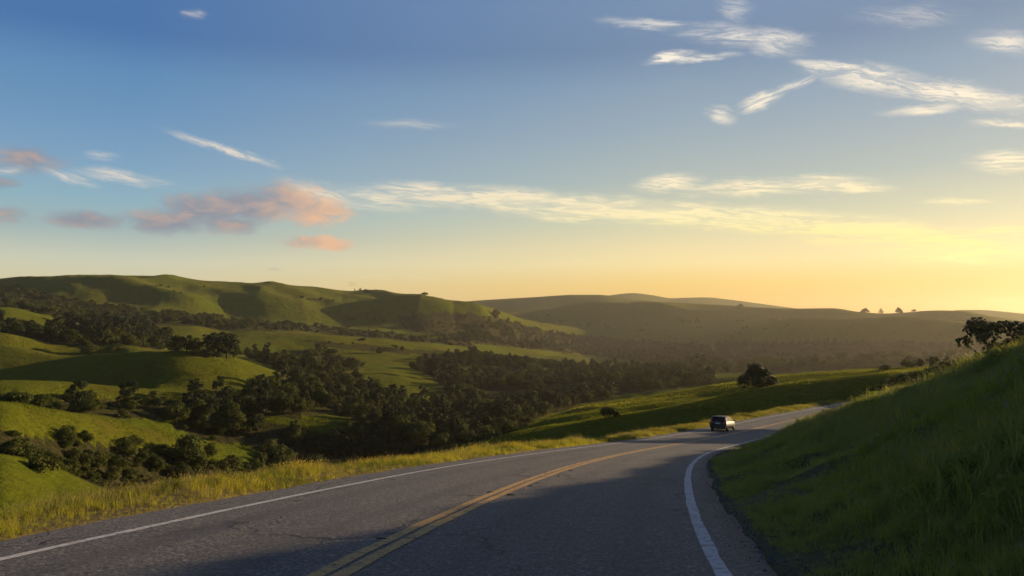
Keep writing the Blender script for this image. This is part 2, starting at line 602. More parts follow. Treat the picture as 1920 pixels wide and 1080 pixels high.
def ribbon(name, mat, s0, s1, ds, ua, ub, nu, lift, parent=None, edge=0., seed=0):
    s = np.arange(s0, s1 + 1e-6, ds)
    t = np.linspace(0, 1, nu)
    a = np.full(len(s), float(ua)) + edge * fbm(s * .9, s * 0 + seed, seed, 4)
    b = np.full(len(s), float(ub)) + edge * fbm(s * .9, s * 0 + seed + 9, seed + 5, 4)
    U = a[:, None] + (b - a)[:, None] * t[None]
    Sg = np.repeat(s[:, None], nu, 1)
    P = road_pt(Sg, U)
    P[..., 2] += lift
    o = mesh_obj(name, P.reshape(-1, 3), grid_faces(len(s), nu)[:, ::-1].copy(), mat, parent)
    add_uv(o, np.stack([U.ravel(), Sg.ravel()], 1))
    return o


road = tag(ribbon('road', M_asph, -28, 236, .5, EDGE_L, EDGE_R, 15, 0., None, .07, 3), kind='structure')
for (u, w, mt, nm) in ((-3.5, .13, M_white, 'edge_line'), (3.5, .15, M_white, 'edge_line'), (-.108, .150, M_yellow, 'centre_line'), (.108, .150, M_yellow, 'centre_line')):
    ribbon(nm, mt, -27, 235, .35, u - w / 2, u + w / 2, 3, .006, road, .011, int(abs(u) * 100) + 11)


# ------------------------------------------------------------------ near ground: verge on the left, cut bank on the right
def bank_h(s, u):
    """height above the road's right edge of the ground u metres to its right"""
    Hm = np.interp(s, [-30, 0, 20, 40, 60, 80, 100, 130, 200], [16, 15, 11, 9.0, 8.0, 6.5, 5.5, 5.0, 4.0])
    m = np.interp(s, [-30, 0, 18, 30, 45, 60, 80, 100, 130], [.55, .57, .625, .545, .51, .52, .47, .42, .36])
    uu = np.maximum(u, 0)
    k = np.interp(s, [-30, 6, 16, 60, 80, 130], [.35, .5, 1.7, 1.7, .7, .35])
    toe = uu * uu / (uu + k)
    h = Hm * (1 - np.exp(-toe * m / Hm))
    far = np.maximum(u - 26, 0)
    return h - .010 * far ** 1.6


def near_z(s, u):
    base = road_pt(s, u)
    z = base[..., 2].copy()
    x, y = base[..., 0], base[..., 1]
    ur = u - (EDGE_R + .28)
    ul = (EDGE_L - .1) - u
    nz = fbm(x * .35, y * .35, 21, 4, .55)
    right = bank_h(s, ur) + (nz * .20 + .12 * (np.abs(fbm(x * .9 + 3, y * .9, 27, 3)) - .55)) * np.clip(ur / 1.5, 0, 1) + .5 * fbm(x * .07, y * .07, 5, 2) * np.clip(ur / 6, 0, 1)
    vw = np.interp(s, [-20, 0, 15, 30, 60, 120], [2.4, 2.2, 1.9, 1.8, 2.2, 2.6]) + .25 * vnoise(s * .12, s * 0, 4)
    l0 = np.minimum(np.maximum(ul, 0), vw)
    ld = np.maximum(ul - vw, 0)
    left = -.03 * l0 + .05 * np.sin(np.clip(l0 / vw, 0, 1) * 3.14) - .52 * ld - .012 * ld ** 2 + nz * .07 * np.clip(ul / .6, 0, 1)
    z += np.where(ur > 0, right, np.where(ul > 0, left, 0))
    z -= np.where((u > EDGE_L) & (u < EDGE_R), .06, 0)
    z -= np.where((ur <= 0) & (u >= EDGE_R), .02, 0) + np.where((ul <= 0) & (u <= EDGE_L), .02, 0)
    P = base.copy()
    P[..., 2] = z
    return P


us = np.concatenate([-np.geomspace(26, 4.9, 26), np.linspace(-4.75, -4.3, 5), [-4, 0, 3.7], np.linspace(3.9, 4.6, 6), np.geomspace(4.8, 120, 70)])
ss = np.concatenate([np.arange(-28, 120, .5), np.arange(120, 236, 2)])
Sg, Ug = np.meshgrid(ss, us, indexing='ij')
Pn = near_z(Sg, Ug)
hillside = tag(mesh_obj('hillside', Pn.reshape(-1, 3), grid_faces(len(ss), len(us))[:, ::-1].copy(), M_bank), kind='structure')

vat = hillside.data.attributes.new('verge', 'FLOAT', 'POINT')
vat.data.foreach_set('value', np.where(Ug < 0, 1., 0.).ravel().astype(np.float32))

# ------------------------------------------------------------------ the hills: crest lines of successive ridges, each at its own distance
LAY = [
    # (px, py, horizontal distance) along each crest, near to far
    [(-700, 825, 150), (-200, 838, 150), (0, 853, 140), (50, 862, 145), (92, 874, 152), (140, 891, 160), (190, 911, 168), (250, 940, 170), (330, 965, 170), (450, 965, 170), (600, 935, 165),
     (800, 890, 160), (900, 842, 180), (930, 826, 145), (1000, 809, 147), (1060, 799, 149), (1100, 793, 150), (1200, 779, 152), (1300, 764, 154), (1400, 746, 156), (1500, 728, 158), (1600, 712, 160), (1700, 698, 157), (1760, 690, 158), (1900, 675, 160), (2600, 640, 200)],
    [(-700, 725, 250), (-200, 745, 250), (0, 755, 215), (70, 765, 225), (160, 778, 236), (250, 798, 248), (370, 824, 262), (470, 845, 274), (530, 866, 280), (600, 890, 284), (750, 892, 284),
     (880, 852, 240), (940, 818, 215), (1000, 793, 218), (1060, 769, 222), (1130, 753, 227), (1200, 743, 232), (1340, 725, 242), (1480, 705, 250), (1600, 695, 253), (1750, 684, 255), (1900, 668, 255), (2600, 620, 280)],
    [(-700, 735, 330), (0, 763, 300), (120, 773, 306), (160, 771, 310), (250, 768, 320), (340, 767, 332), (400, 774, 334), (500, 778, 335), (560, 781, 335), (620, 788, 335), (690, 801, 335), (760, 820, 330),
     (900, 835, 320), (1000, 815, 320), (1100, 775, 320), (1200, 752, 320), (1340, 735, 330), (1480, 715, 340), (1750, 694, 350), (2600, 625, 380)],
    [(-700, 690, 400), (0, 713, 370), (130, 718, 385), (200, 722, 395), (290, 728, 405), (400, 738, 405), (520, 748, 410), (700, 768, 420), (850, 780, 420), (1000, 778, 420), (1100, 764, 420), (1200, 750, 420),
     (1340, 733, 430), (1480, 714, 440), (1750, 693, 450), (2600, 622, 480)],
    [(-700, 620, 640), (0, 640, 585), (70, 655, 560), (140, 664, 535), (200, 662, 515), (270, 661, 495), (330, 664, 490), (430, 671, 505), (480, 684, 515), (530, 700, 522), (600, 718, 530), (700, 735, 540),
     (820, 748, 550), (950, 752, 550), (1100, 745, 550), (1200, 737, 550), (1340, 722, 560), (1480, 708, 570), (1750, 690, 580), (2600, 620, 600)],
    [(-700, 605, 600), (0, 627, 630), (60, 632, 640), (110, 640, 648), (150, 642, 650), (200, 641, 655), (250, 647, 640), (310, 657, 640), (400, 668, 640), (480, 676, 650), (560, 690, 650), (640, 699, 650), (713, 699, 650),
     (760, 704, 650), (817, 715, 650), (900, 728, 660), (1000, 730, 660), (1100, 724, 660), (1200, 716, 660), (1340, 706, 670), (1480, 697, 680), (1750, 684, 700), (2600, 615, 720)],
    [(-700, 560, 850), (0, 581, 880), (60, 590, 890), (130, 600, 900), (200, 613, 900), (250, 622, 900), (300, 632, 900), (380, 641, 900), (450, 640, 920), (520, 631, 950), (600, 628, 970), (700, 637, 980), (800, 650, 980),
     (870, 661, 980), (950, 675, 970), (1050, 686, 960), (1150, 691, 960), (1250, 692, 980), (1340, 688, 1000), (1480, 681, 1000), (1600, 675, 1000), (1750, 668, 1000), (2600, 605, 1000)],
    [(-700, 550, 1150), (0, 578, 1150), (100, 590, 1150), (200, 607, 1150), (260, 613, 1150), (300, 611, 1150), (360, 612, 1150), (400, 618, 1160), (430, 623, 1160), (470, 621, 1170), (520, 622, 1180), (580, 626, 1180),
     (700, 634, 1200), (800, 645, 1200), (900, 655, 1350), (1000, 663, 1600), (1100, 670, 1800), (1200, 674, 1850), (1300, 675, 1800), (1480, 670, 1650), (1750, 660, 1400), (2600, 590, 1200)],
    [(-700, 540, 2000), (0, 529.5, 2000), (130, 529.5, 2000), (200, 525, 2000), (270, 520, 2000), (310, 520.5, 2000), (350, 525, 2000), (400, 532, 2000), (480, 540, 2000), (560, 543, 2000), (660, 546, 2050), (760, 560, 2050),
     (850, 569, 2050), (900, 579, 2050), (950, 592, 2200), (1000, 602, 2400), (1100, 614, 2550), (1200, 622, 2500), (1300, 628, 2350), (1400, 625, 2200), (1500, 616, 2050), (1600, 608, 1900), (1750, 604, 1700), (1900, 610, 1500), (2600, 590, 1400)],
    [(-700, 560, 2600), (0, 545, 2600), (400, 552, 2777), (760, 576, 2937), (850, 584, 2977), (930, 588, 3030), (1000, 580, 3100), (1080, 574, 3180), (1200, 569, 3100), (1290, 572, 3010), (1350, 575, 2916), (1430, 579, 2783), (1500, 580.5, 2666),
     (1560, 579, 2566), (1610, 585, 2483), (1660, 588, 2400), (1700, 586, 2333), (1740, 583, 2266), (1800, 584, 2166), (1850, 592, 2083), (1920, 602, 1994), (2100, 615, 1942), (2600, 600, 1800)],
    [(-700, 575, 4000), (700, 582, 4000), (840, 569, 4000), (900, 563, 4000), (1000, 557, 4000), (1080, 552.5, 4000), (1120, 552.5, 4000), (1180, 560, 4000), (1240, 566, 4000), (1290, 569, 4000), (1350, 577, 4000), (1500, 588, 4000), (1740, 590, 4000),
     (1800, 583, 4000), (1840, 581.5, 4000), (1880, 584, 4000), (1920, 588, 4000), (2100, 598, 4000), (2600, 600, 4000)],
    [(-700, 585, 5500), (1000, 575, 5500), (1100, 563, 5500), (1150, 553, 5500), (1185, 549.5, 5500), (1220, 553, 5500), (1260, 559, 5500), (1290, 558, 5500), (1320, 557.5, 5500), (1370, 562, 5500), (1430, 570, 5500), (1500, 579, 5500), (1530, 582, 5500),
     (1600, 591, 5500), (2600, 605, 5500)],
]
# before crest k: how much of a hidden dip (0 = dip just out of sight behind the nearer crest, 1 = straight visible slope)
OPEN = {
    1: [(-700, 0), (850, 0), (900, .55), (1000, .55), (1750, .45)],
    2: [(-700, 0), (2600, 0)],
    3: [(-700, 0), (430, .2), (560, .9), (1000, .9), (1150, .2), (1300, 0)],
    4: [(-700, 0), (250, .0), (300, .5), (450, .85), (560, .9), (1000, .9), (1200, .3), (1340, 0)],
    5: [(-700, 0), (330, 0), (450, .3), (600, .8), (700, .6), (900, .9), (1250, .5), (1400, 0)],
    6: [(-700, .1), (300, .2), (600, .6), (900, .9), (1250, .9), (1450, .1)],
    7: [(-700, .1), (200, .3), (400, 0), (550, 0), (900, .7), (1300, .9), (1480, .3), (1750, 0)],
    8: [(-700, .6), (400, .6), (600, .4), (900, .7), (1200, .6), (2600, .6)],
    9: [(-700, 0), (900, .2), (1000, .5), (2600, .6)],
    10: [(-700, 0), (2600, 0)], 11: [(-700, 0), (2600, 0)],
}

az_f = np.concatenate([np.radians(np.linspace(-180, -62, 60)), np.radians(np.linspace(-60, -36, 60)), np.radians(np.linspace(-35.5, 35.5, 800)), np.radians(np.linspace(36, 60, 60)), np.radians(np.linspace(62, 180, 60))])
rr = np.concatenate([np.geomspace(9, 1300, 330), np.geomspace(1310, 6500, 170), [6800, 7000]])


def smooth_interp(xq, xs, ys):
    """pchip interpolation of one curve"""
    xs = np.asarray(xs, float)
    ys = np.asarray(ys, float)
    h = np.diff(xs)
    d = np.diff(ys) / h
    m = np.zeros_like(xs)
    w1 = 2 * h[1:] + h[:-1]
    w2 = h[1:] + 2 * h[:-1]
    ok = d[:-1] * d[1:] > 0
    with np.errstate(all='ignore'):
        m[1:-1] = np.where(ok, (w1 + w2) / (w1 / d[:-1] + w2 / d[1:]), 0)
    q = np.clip(xq, xs[0], xs[-1])
    i = np.clip(np.searchsorted(xs, q) - 1, 0, len(xs) - 2)
    t = (q - xs[i]) / h[i]
    return ys[i] * (1 + 2 * t) * (1 - t) ** 2 + h[i] * m[i] * t * (1 - t) ** 2 + ys[i + 1] * t * t * (3 - 2 * t) + h[i] * m[i + 1] * t * t * (t - 1)


def az_of(px):
    return px_dir(np.asarray(px, float), 640.)[0]


KR, KT = [], []           # control radii and tangents per azimuth
A = az_f
# hidden ground under the road and the verge
side = np.clip((A - R(-10)) / R(20), 0, 1)
KR.append(np.full_like(A, 8.0));  KZ = [np.full_like(A, -9.5)]
KR.append(np.full_like(A, 60.0)); KZ.append(np.where(A < R(-5), -24.0, np.interp(A, [R(-5), R(5)], [-24., -19.])))
prev_t = None
for k, L in enumerate(LAY):
    L = np.array(L, float)
    a, t = px_dir(L[:, 0], L[:, 1])
    o = np.argsort(a)
    ct = smooth_interp(A, a[o], t[o])
    cr = smooth_interp(A, a[o], L[o, 2])
    if k > 0:
        rt = prev_r + .42 * (cr - prev_r)
        opn = np.interp(A, az_of([q[0] for q in OPEN[k]]), [q[1] for q in OPEN[k]])
        los = prev_t * rt
        dip = los - (.014 * rt if k < 8 else .010 * rt)
        strt = (prev_t * .58 + ct * .42) * rt
        KR.append(rt)
        KZ.append(dip * (1 - opn) + strt * opn)
    else:
        KR.append(np.full_like(A, 100.0))
        KZ.append(np.minimum(-23.0, ct * 100 - 3) * 1.0)
    KR.append(cr)
    KZ.append(ct * cr)
    prev_t, prev_r = ct, cr
KR.append(np.full_like(A, 8000.)); KZ.append(np.full_like(A, -60.))
KR.append(np.full_like(A, 15000.)); KZ.append(np.full_like(A, -80.))
KR = np.stack(KR, 1)
KZ = np.stack(KZ, 1)


def pchip_cols(Rk, Zk, r):
    n, K = Rk.shape
    h = np.diff(Rk, axis=1)
    d = np.diff(Zk, axis=1) / h
    m = np.zeros_like(Zk)
    w1 = 2 * h[:, 1:] + h[:, :-1]
    w2 = h[:, 1:] + 2 * h[:, :-1]
    with np.errstate(all='ignore'):
        m[:, 1:-1] = np.where(d[:, :-1] * d[:, 1:] > 0, (w1 + w2) / (w1 / d[:, :-1] + w2 / d[:, 1:]), 0)
    out = np.zeros((n, len(r)))
    for j in range(n):
        q = np.clip(r, Rk[j, 0], Rk[j, -1])
        i = np.clip(np.searchsorted(Rk[j], q) - 1, 0, K - 2)
        t = (q - Rk[j, i]) / h[j, i]
        out[j] = Zk[j, i] * (1 + 2 * t) * (1 - t) ** 2 + h[j, i] * m[j, i] * t * (1 - t) ** 2 + Zk[j, i + 1] * t * t * (3 - 2 * t) + h[j, i] * m[j, i + 1] * t * t * (t - 1)
    return out


Zt = pchip_cols(KR, KZ, rr)
AA, RR = np.meshgrid(A, rr, indexing='ij')
XX, YY = RR * np.sin(AA), RR * np.cos(AA)


def relief(x, y, r):
    """folds and hummocks, growing with the size of the hills"""
    w = np.clip((r - 90) / 200, 0, 1)
    z = (1.7 * fbm(x / 75, y / 75, 31, 3) + .55 * fbm(x / 24, y / 24, 36, 3)) * w * np.clip(r / 400, .3, 1)
    w2 = np.clip((r - 1150) / 500, 0, 1)
    rid = 1 - np.abs(fbm(x / 330 + .3, y / 420, 77, 3))
    z = z + w2 * 5 * fbm(x / 130, y / 150, 44, 2) * np.clip((2500 - r) / 500, 0, 1)
    z = z + w2 * (rid - .6) * 26 * np.clip((2600 - r) / 500, .0, 1) * (1 - .35 * np.clip((np.arctan2(x, y) - .16) / .12, 0, 1))
    w3 = np.clip((r - 2300) / 600, 0, 1)
    z = z + w3 * fbm(x / 600, y / 600, 91, 3) * 14 * np.clip((6000 - r) / 1500, 0, 1)
    return z


# relief fades at the crests that draw the skyline, so that they keep the photograph's line
rel = relief(XX, YY, RR)
crestdist = np.min(np.abs(RR[:, :, None] - KR[:, None, [19, 21, 23, 25]]) / KR[:, None, [19, 21, 23, 25]], axis=2) if KR.shape[1] > 25 else np.ones_like(RR)
rel = rel * np.where(RR > 1100, np.clip(crestdist / .10, .12, 1), 1)
Zt = Zt + rel

# spurs: side ridges running down the big slopes (px,py on the slope from top to foot, height, half width)
def terrain_hit(px, py, r0, r1):
    """first point of the terrain along a pixel's ray between two distances"""
    a, t = px_dir(px, py)
    j = np.clip(np.searchsorted(A, a), 1, len(A) - 1)
    f = (a - A[j - 1]) / (A[j] - A[j - 1])
    zc = Zt[j - 1] * (1 - f) + Zt[j] * f
    ok = (zc >= t * rr) & (rr > r0) & (rr < r1)
    i = np.argmax(ok)
    if not ok[i]:
        i = np.argmin(np.where((rr > r0) & (rr < r1), np.abs(zc - t * rr), 1e9))
    return np.array([rr[i] * math.sin(a), rr[i] * math.cos(a), zc[i]])


SPURS = [  # polyline of pixels from the crest to the foot, distance at its two ends, height, half width
    ([(270, 522), (330, 540), (400, 565), (480, 588), (540, 602)], (1980, 1500), 19, 80),
    ([(130, 530), (180, 545), (230, 560), (300, 572), (400, 578)], (1980, 1600), 20, 60),
    ([(20, 530), (60, 540), (120, 552), (200, 570)], (1980, 1560), 18, 60),
    ([(200, 526), (260, 545), (340, 566), (420, 586)], (1980, 1540), 16, 55),
    ([(400, 533), (470, 550), (520, 573), (580, 590), (640, 603)], (1990, 1500), 17, 75),
    ([(480, 541), (540, 556), (590, 575), (650, 592), (700, 605)], (1990, 1520), 20, 60),
    ([(560, 544), (620, 555), (680, 575), (740, 588), (800, 600), (880, 615)], (2020, 1540), 18, 75),
    ([(670, 548), (720, 562), (780, 583), (850, 600)], (2030, 1640), 20, 60),
    ([(760, 561), (820, 578), (890, 598), (960, 612)], (2030, 1640), 20, 65),
    ([(850, 570), (900, 590), (960, 608), (1040, 628)], (2040, 1640), 16, 70),
    ([(1050, 577), (1120, 588), (1230, 604), (1330, 622)], (3000, 2250), 42, 100),
    ([(1180, 571), (1260, 590), (1340, 606), (1420, 622)], (2950, 2250), 34, 100),
    ([(1370, 594), (1430, 607), (1500, 624), (1580, 640)], (2700, 2100), 26, 90),
    ([(1590, 599), (1650, 611), (1720, 627)], (2150, 1850), 14, 80),
    ([(0, 590), (60, 600), (140, 612)], (880, 760), 3, 30),
    ([(270, 664), (330, 680), (400, 700), (470, 722)], (490, 430), 2.5, 34),
    ([(1240, 780), (1340, 757), (1480, 727), (1700, 697)], (168, 190), 1.3, 10),
    ([(1000, 800), (1110, 780), (1230, 765), (1340, 748)], (190, 200), 1.0, 9),
]


def slope_point(px, py, r):
    """where a pixel's ray meets the ground nearest to distance r"""
    a, t = px_dir(px, py)
    j = int(np.clip(np.searchsorted(A, a), 1, len(A) - 1))
    f = (a - A[j - 1]) / (A[j] - A[j - 1])
    zc = Zt[j - 1] * (1 - f) + Zt[j] * f
    cost = np.abs(zc - t * rr) / rr * F / 4 + np.abs(rr - r) / r * 12
    i = int(np.argmin(cost))
    return np.array([rr[i] * math.sin(a), rr[i] * math.cos(a)])


for pts, (r0, r1), hgt, wid in SPURS:
    Q = np.array([slope_point(p[0], p[1], r0 + (r1 - r0) * i_ / (len(pts) - 1)) for i_, p in enumerate(pts)])
    tt = np.linspace(0, 1, 40)
    kk = np.linspace(0, 1, len(Q))
    q = np.stack([smooth_interp(tt, kk, Q[:, 0]), smooth_interp(tt, kk, Q[:, 1])], 1)
    best = np.full(XX.shape, 1e9)
    tb = np.zeros(XX.shape)
    sel = (XX > q[:, 0].min() - 4 * wid) & (XX < q[:, 0].max() + 4 * wid) & (YY > q[:, 1].min() - 4 * wid) & (YY < q[:, 1].max() + 4 * wid)
    xs_, ys_ = XX[sel], YY[sel]
    bb = np.full(xs_.shape, 1e9)
    tq = np.zeros(xs_.shape)
    for t0_, t1_, p, e in zip(tt[:-1], tt[1:], q[:-1], q[1:] - q[:-1]):
        f_ = np.clip(((xs_ - p[0]) * e[0] + (ys_ - p[1]) * e[1]) / (e @ e + 1e-9), 0, 1)
        d2 = (xs_ - p[0] - f_ * e[0]) ** 2 + (ys_ - p[1] - f_ * e[1]) ** 2
        m_ = d2 < bb
        bb[m_] = d2[m_]
        tq[m_] = (t0_ + f_ * (t1_ - t0_))[m_]
    dn = np.sqrt(bb) / wid
    pin = .03 if r1 > 1000 else .5
    prof = np.exp(-dn ** 1.35) * np.clip(tq / .3, pin, 1) * np.clip((1 - tq) / .3, .05, 1)
    Zt[sel] += hgt * prof

hills = tag(mesh_obj('hills', np.stack([XX, YY, Zt], -1).reshape(-1, 3), grid_faces(len(A), len(rr)), M_hill), kind='structure')


def ground_z(x, y):
    r = np.hypot(x, y)
    a = np.arctan2(x, y)
    j = np.clip(np.searchsorted(A, a), 1, len(A) - 1)
    f = (a - A[j - 1]) / (A[j] - A[j - 1])
    i = np.clip(np.searchsorted(rr, r), 1, len(rr) - 1)
    g = (r - rr[i - 1]) / (rr[i] - rr[i - 1])
    return (Zt[j - 1, i - 1] * (1 - f) + Zt[j, i - 1] * f) * (1 - g) + (Zt[j - 1, i] * (1 - f) + Zt[j, i] * f) * g
# ------------------------------------------------------------------ plants: prototypes
PROTO = bpy.data.collections.new('plant_sources')      # never linked: geometry-node sources only


def quads(cen, nrm, size, rg, aspect=1.0, bend=.25):
    """leaf clumps: small bent quads round given normals"""
    n = len(cen)
    nrm = nrm / (np.linalg.norm(nrm, axis=1, keepdims=True) + 1e-9)
    ref = rg.normal(size=(n, 3))
    t = np.cross(nrm, ref)
    t /= np.linalg.norm(t, axis=1, keepdims=True) + 1e-9
    b = np.cross(nrm, t)
    s = (size * rg.uniform(.6, 1.35, n))[:, None]
    V = np.empty((n, 4, 3))
    V[:, 0] = cen - t * s * aspect
    V[:, 1] = cen - b * s + nrm * s * bend * rg.uniform(-1, 1, (n, 1))
    V[:, 2] = cen + t * s * aspect
    V[:, 3] = cen + b * s + nrm * s * bend * rg.uniform(-1, 1, (n, 1))
    return V.reshape(-1, 3), np.arange(n * 4).reshape(n, 4)


def tube(path, radii, k=6):
    path = np.asarray(path, float)
    V, Fc = [], []
    for i, p in enumerate(path):
        d = path[min(i + 1, len(path) - 1)] - path[max(i - 1, 0)]
        d /= np.linalg.norm(d) + 1e-9
        a = np.cross(d, (0.3, 1, 0.1))
        a /= np.linalg.norm(a)
        b = np.cross(d, a)
        for j in range(k):
            w = 2 * math.pi * j / k
            V.append(p + radii[i] * (a * math.cos(w) + b * math.sin(w)))
    for i in range(len(path) - 1):
        for j in range(k):
            Fc.append((i * k + j, i * k + (j + 1) % k, (i + 1) * k + (j + 1) % k, (i + 1) * k + j))
    return V, Fc


def tree_shape(kind, seed, n, leaf):
    """crown (verts, faces) and trunk with limbs (verts, faces) of a tree one metre high, base at the origin"""
    rg = np.random.default_rng(seed)
    lobes = []
    if kind == 'oak':            # broad rounded crown on a short trunk
        for i in range(19):
            a = rg.uniform(0, 2 * math.pi)
            e = rg.uniform(-.95, 1)
            ce = math.sqrt(max(0, 1 - e * e))
            rad = rg.uniform(.55, .88)
            lobes.append((.46 * rad * ce * math.cos(a), .46 * rad * ce * math.sin(a), .50 + .36 * rad * e, rg.uniform(.13, .21)))
        lobes += [(0, 0, .52, .26), (.06, .04, .76, .17)]
    elif kind == 'pine':         # tall, ragged, widest in the upper half
        for i in range(24):
            z = rg.uniform(.10, .97)
            w = .05 + .15 * math.sin(min(1, (z - .12) / .75) * math.pi * .62) + .02
            a = rg.uniform(0, 2 * math.pi)
            rad = rg.uniform(.3, 1.0)
            lobes.append((w * rad * math.cos(a), w * rad * math.sin(a), z, rg.uniform(.06, .11)))
    elif kind == 'cypress':      # flat-topped windswept crown in tiers
        for i in range(24):
            z = rg.choice([.34, .46, .58, .7, .82, .9]) + rg.uniform(-.05, .05)
            w = .42 * (1.05 - abs(z - .62) * 1.3)
            a = rg.uniform(0, 2 * math.pi)
            rad = math.sqrt(rg.uniform(.05, 1))
            lobes.append((w * rad * math.cos(a), w * rad * math.sin(a), z, rg.uniform(.08, .14)))
    elif kind == 'dome':         # dense dark dome down to the ground
        for i in range(26):
            a = rg.uniform(0, 2 * math.pi)
            e = rg.uniform(.0, 1)
            ce = math.sqrt(1 - e * e)
            rad = rg.uniform(.7, .84)
            lobes.append((.64 * rad * ce * math.cos(a), .64 * rad * ce * math.sin(a), .12 + .80 * rad * e, rg.uniform(.14, .21)))
        lobes += [(0, 0, .45, .4)]
    elif kind == 'conifer':      # small cone
        for i in range(16):
            z = rg.uniform(.12, .96)
            w = .26 * (1 - z) + .015
            a = rg.uniform(0, 2 * math.pi)
            lobes.append((w * math.cos(a), w * math.sin(a), z, .05 + .10 * (1 - z)))
    else:                        # bush: low wide mound
        for i in range(14):
            a = rg.uniform(0, 2 * math.pi)
            rad = rg.uniform(.1, .9)
            lobes.append((.75 * rad * math.cos(a), .75 * rad * math.sin(a), .5 * (1 - rad * rad) + .16, rg.uniform(.22, .36)))
    lobes = np.array(lobes)
    wgt = lobes[:, 3] ** 2
    li = rg.choice(len(lobes), n, p=wgt / wgt.sum())
    d = rg.normal(size=(n, 3))
    d /= np.linalg.norm(d, axis=1, keepdims=True)
    d[:, 2] = np.where((d[:, 2] < -.35) & (rg.uniform(size=n) < .6), -d[:, 2], d[:, 2])
    rad = lobes[li, 3] * (.62 + .5 * rg.uniform(size=n) ** .7)
    cen = lobes[li, :3] + d * rad[:, None] * np.array([1, 1, .8])
    nrm = d + rg.normal(size=(n, 3)) * .45 + np.array([0, 0, .25])
    crown = quads(cen, nrm, leaf, rg)
    tv, tf = [], []

    def add(path, radii, k=6):
        v, f = tube(path, radii, k)
        o = len(tv)
        tv.extend(v)
        tf.extend([tuple(q + o for q in ff) for ff in f])
    if kind in ('oak', 'cypress'):
        fork = .22 if kind == 'oak' else .3
        add([(0, 0, -.06), (.01, 0, .1), (.015, .01, fork)], [.045, .034, .028], 7)
        for q in lobes[rg.permutation(len(lobes))[:7]]:
            m = q[:3] * .55 + np.array([0, 0, fork * .5])
            m[2] = max(m[2], fork + .03)
            add([(.015, .01, fork - .02), m, q[:3]], [.024, .015, .005], 5)
    elif kind in ('pine', 'conifer'):
        add([(0, 0, -.06), (.005, 0, .3), (.0, .006, .65), (0, 0, .95)], [.026, .02, .012, .003], 6)
        for q in lobes[rg.permutation(len(lobes))[:7]]:
            add([(0, 0, q[2] - .05), q[:3] * .6 + np.array([0, 0, q[2] * .4 - .02]), q[:3]], [.009, .006, .002], 4)
    else:
        for q in lobes[rg.permutation(len(lobes))[:5]]:
            add([(0, 0, -.06), q[:3] * .5, q[:3]], [.03, .02, .005], 5)
    return crown, (np.array(tv), tf)


def raw_mesh(name, verts, faces, mats, idx=None, smooth=False):
    o = mesh_obj(name, verts, faces, mats, None, smooth, mat_idx=idx)
    me = o.data
    bpy.data.objects.remove(o)
    return me


KINDS = {}
for kind, nseeds, nn, leaf, lm in (('oak', 4, 2600, .024, M_leaf_oak), ('pine', 3, 2200, .020, M_leaf_pine), ('cypress', 2, 2600, .022, M_leaf_pine),
                                   ('dome', 1, 11000, .020, M_leaf_dark), ('conifer', 1, 500, .028, M_leaf_pine), ('bush', 3, 1300, .055, M_leaf_oak), ('brown', 2, 1300, .055, M_leaf_brown)):
    for q in range(nseeds):
        (cv, cf), (tv, tf) = tree_shape('bush' if kind == 'brown' else kind, 100 + 17 * q + len(kind), nn, leaf)
        cm_ = raw_mesh(kind + '_crown', cv, cf, lm)
        tm_ = raw_mesh(kind + '_trunk', tv, tf, M_bark)
        # joined version for the far ones
        allv = np.concatenate([cv, tv])
        allf = [tuple(f) for f in cf.tolist()] + [tuple(i + len(cv) for i in f) for f in tf]
        jm_ = raw_mesh(kind + '_tree', allv, allf, [lm, M_bark], [0] * len(cf) + [1] * len(tf))
        KINDS.setdefault(kind, []).append((cm_, tm_, jm_))

NAMES = {'oak': 'oak_tree', 'pine': 'pine_tree', 'cypress': 'cypress_tree', 'dome': 'round_tree', 'conifer': 'conifer_tree', 'bush': 'bush', 'brown': 'bush'}
CATS = {'bush': 'bush', 'brown': 'bush'}


def plant(kind, loc, height, width=None, rz=None, label=None, group=None, var=0, parts=True, tilt=0., name=None, cat=None):
    cm_, tm_, jm_ = KINDS[kind][var % len(KINDS[kind])]
    w = (width or 1.0) * height
    rz = rng.uniform(0, 6.28) if rz is None else rz
    if parts:
        o = empty(name or NAMES[kind], loc, rz)
        o.scale = (w, w, height)
        for nm, me in (('crown', cm_), ('trunk', tm_)):
            c = bpy.data.objects.new(nm, me)
            C.objects.link(c)
            c.parent = o
    else:
        o = bpy.data.objects.new(name or NAMES[kind], jm_)
        C.objects.link(o)
        o.location = loc
        o.rotation_euler = (0, 0, rz)
        o.scale = (w, w, height)
    o.rotation_euler[1] = tilt
    return tag(o, label, cat or CATS.get(kind, 'tree'), group)


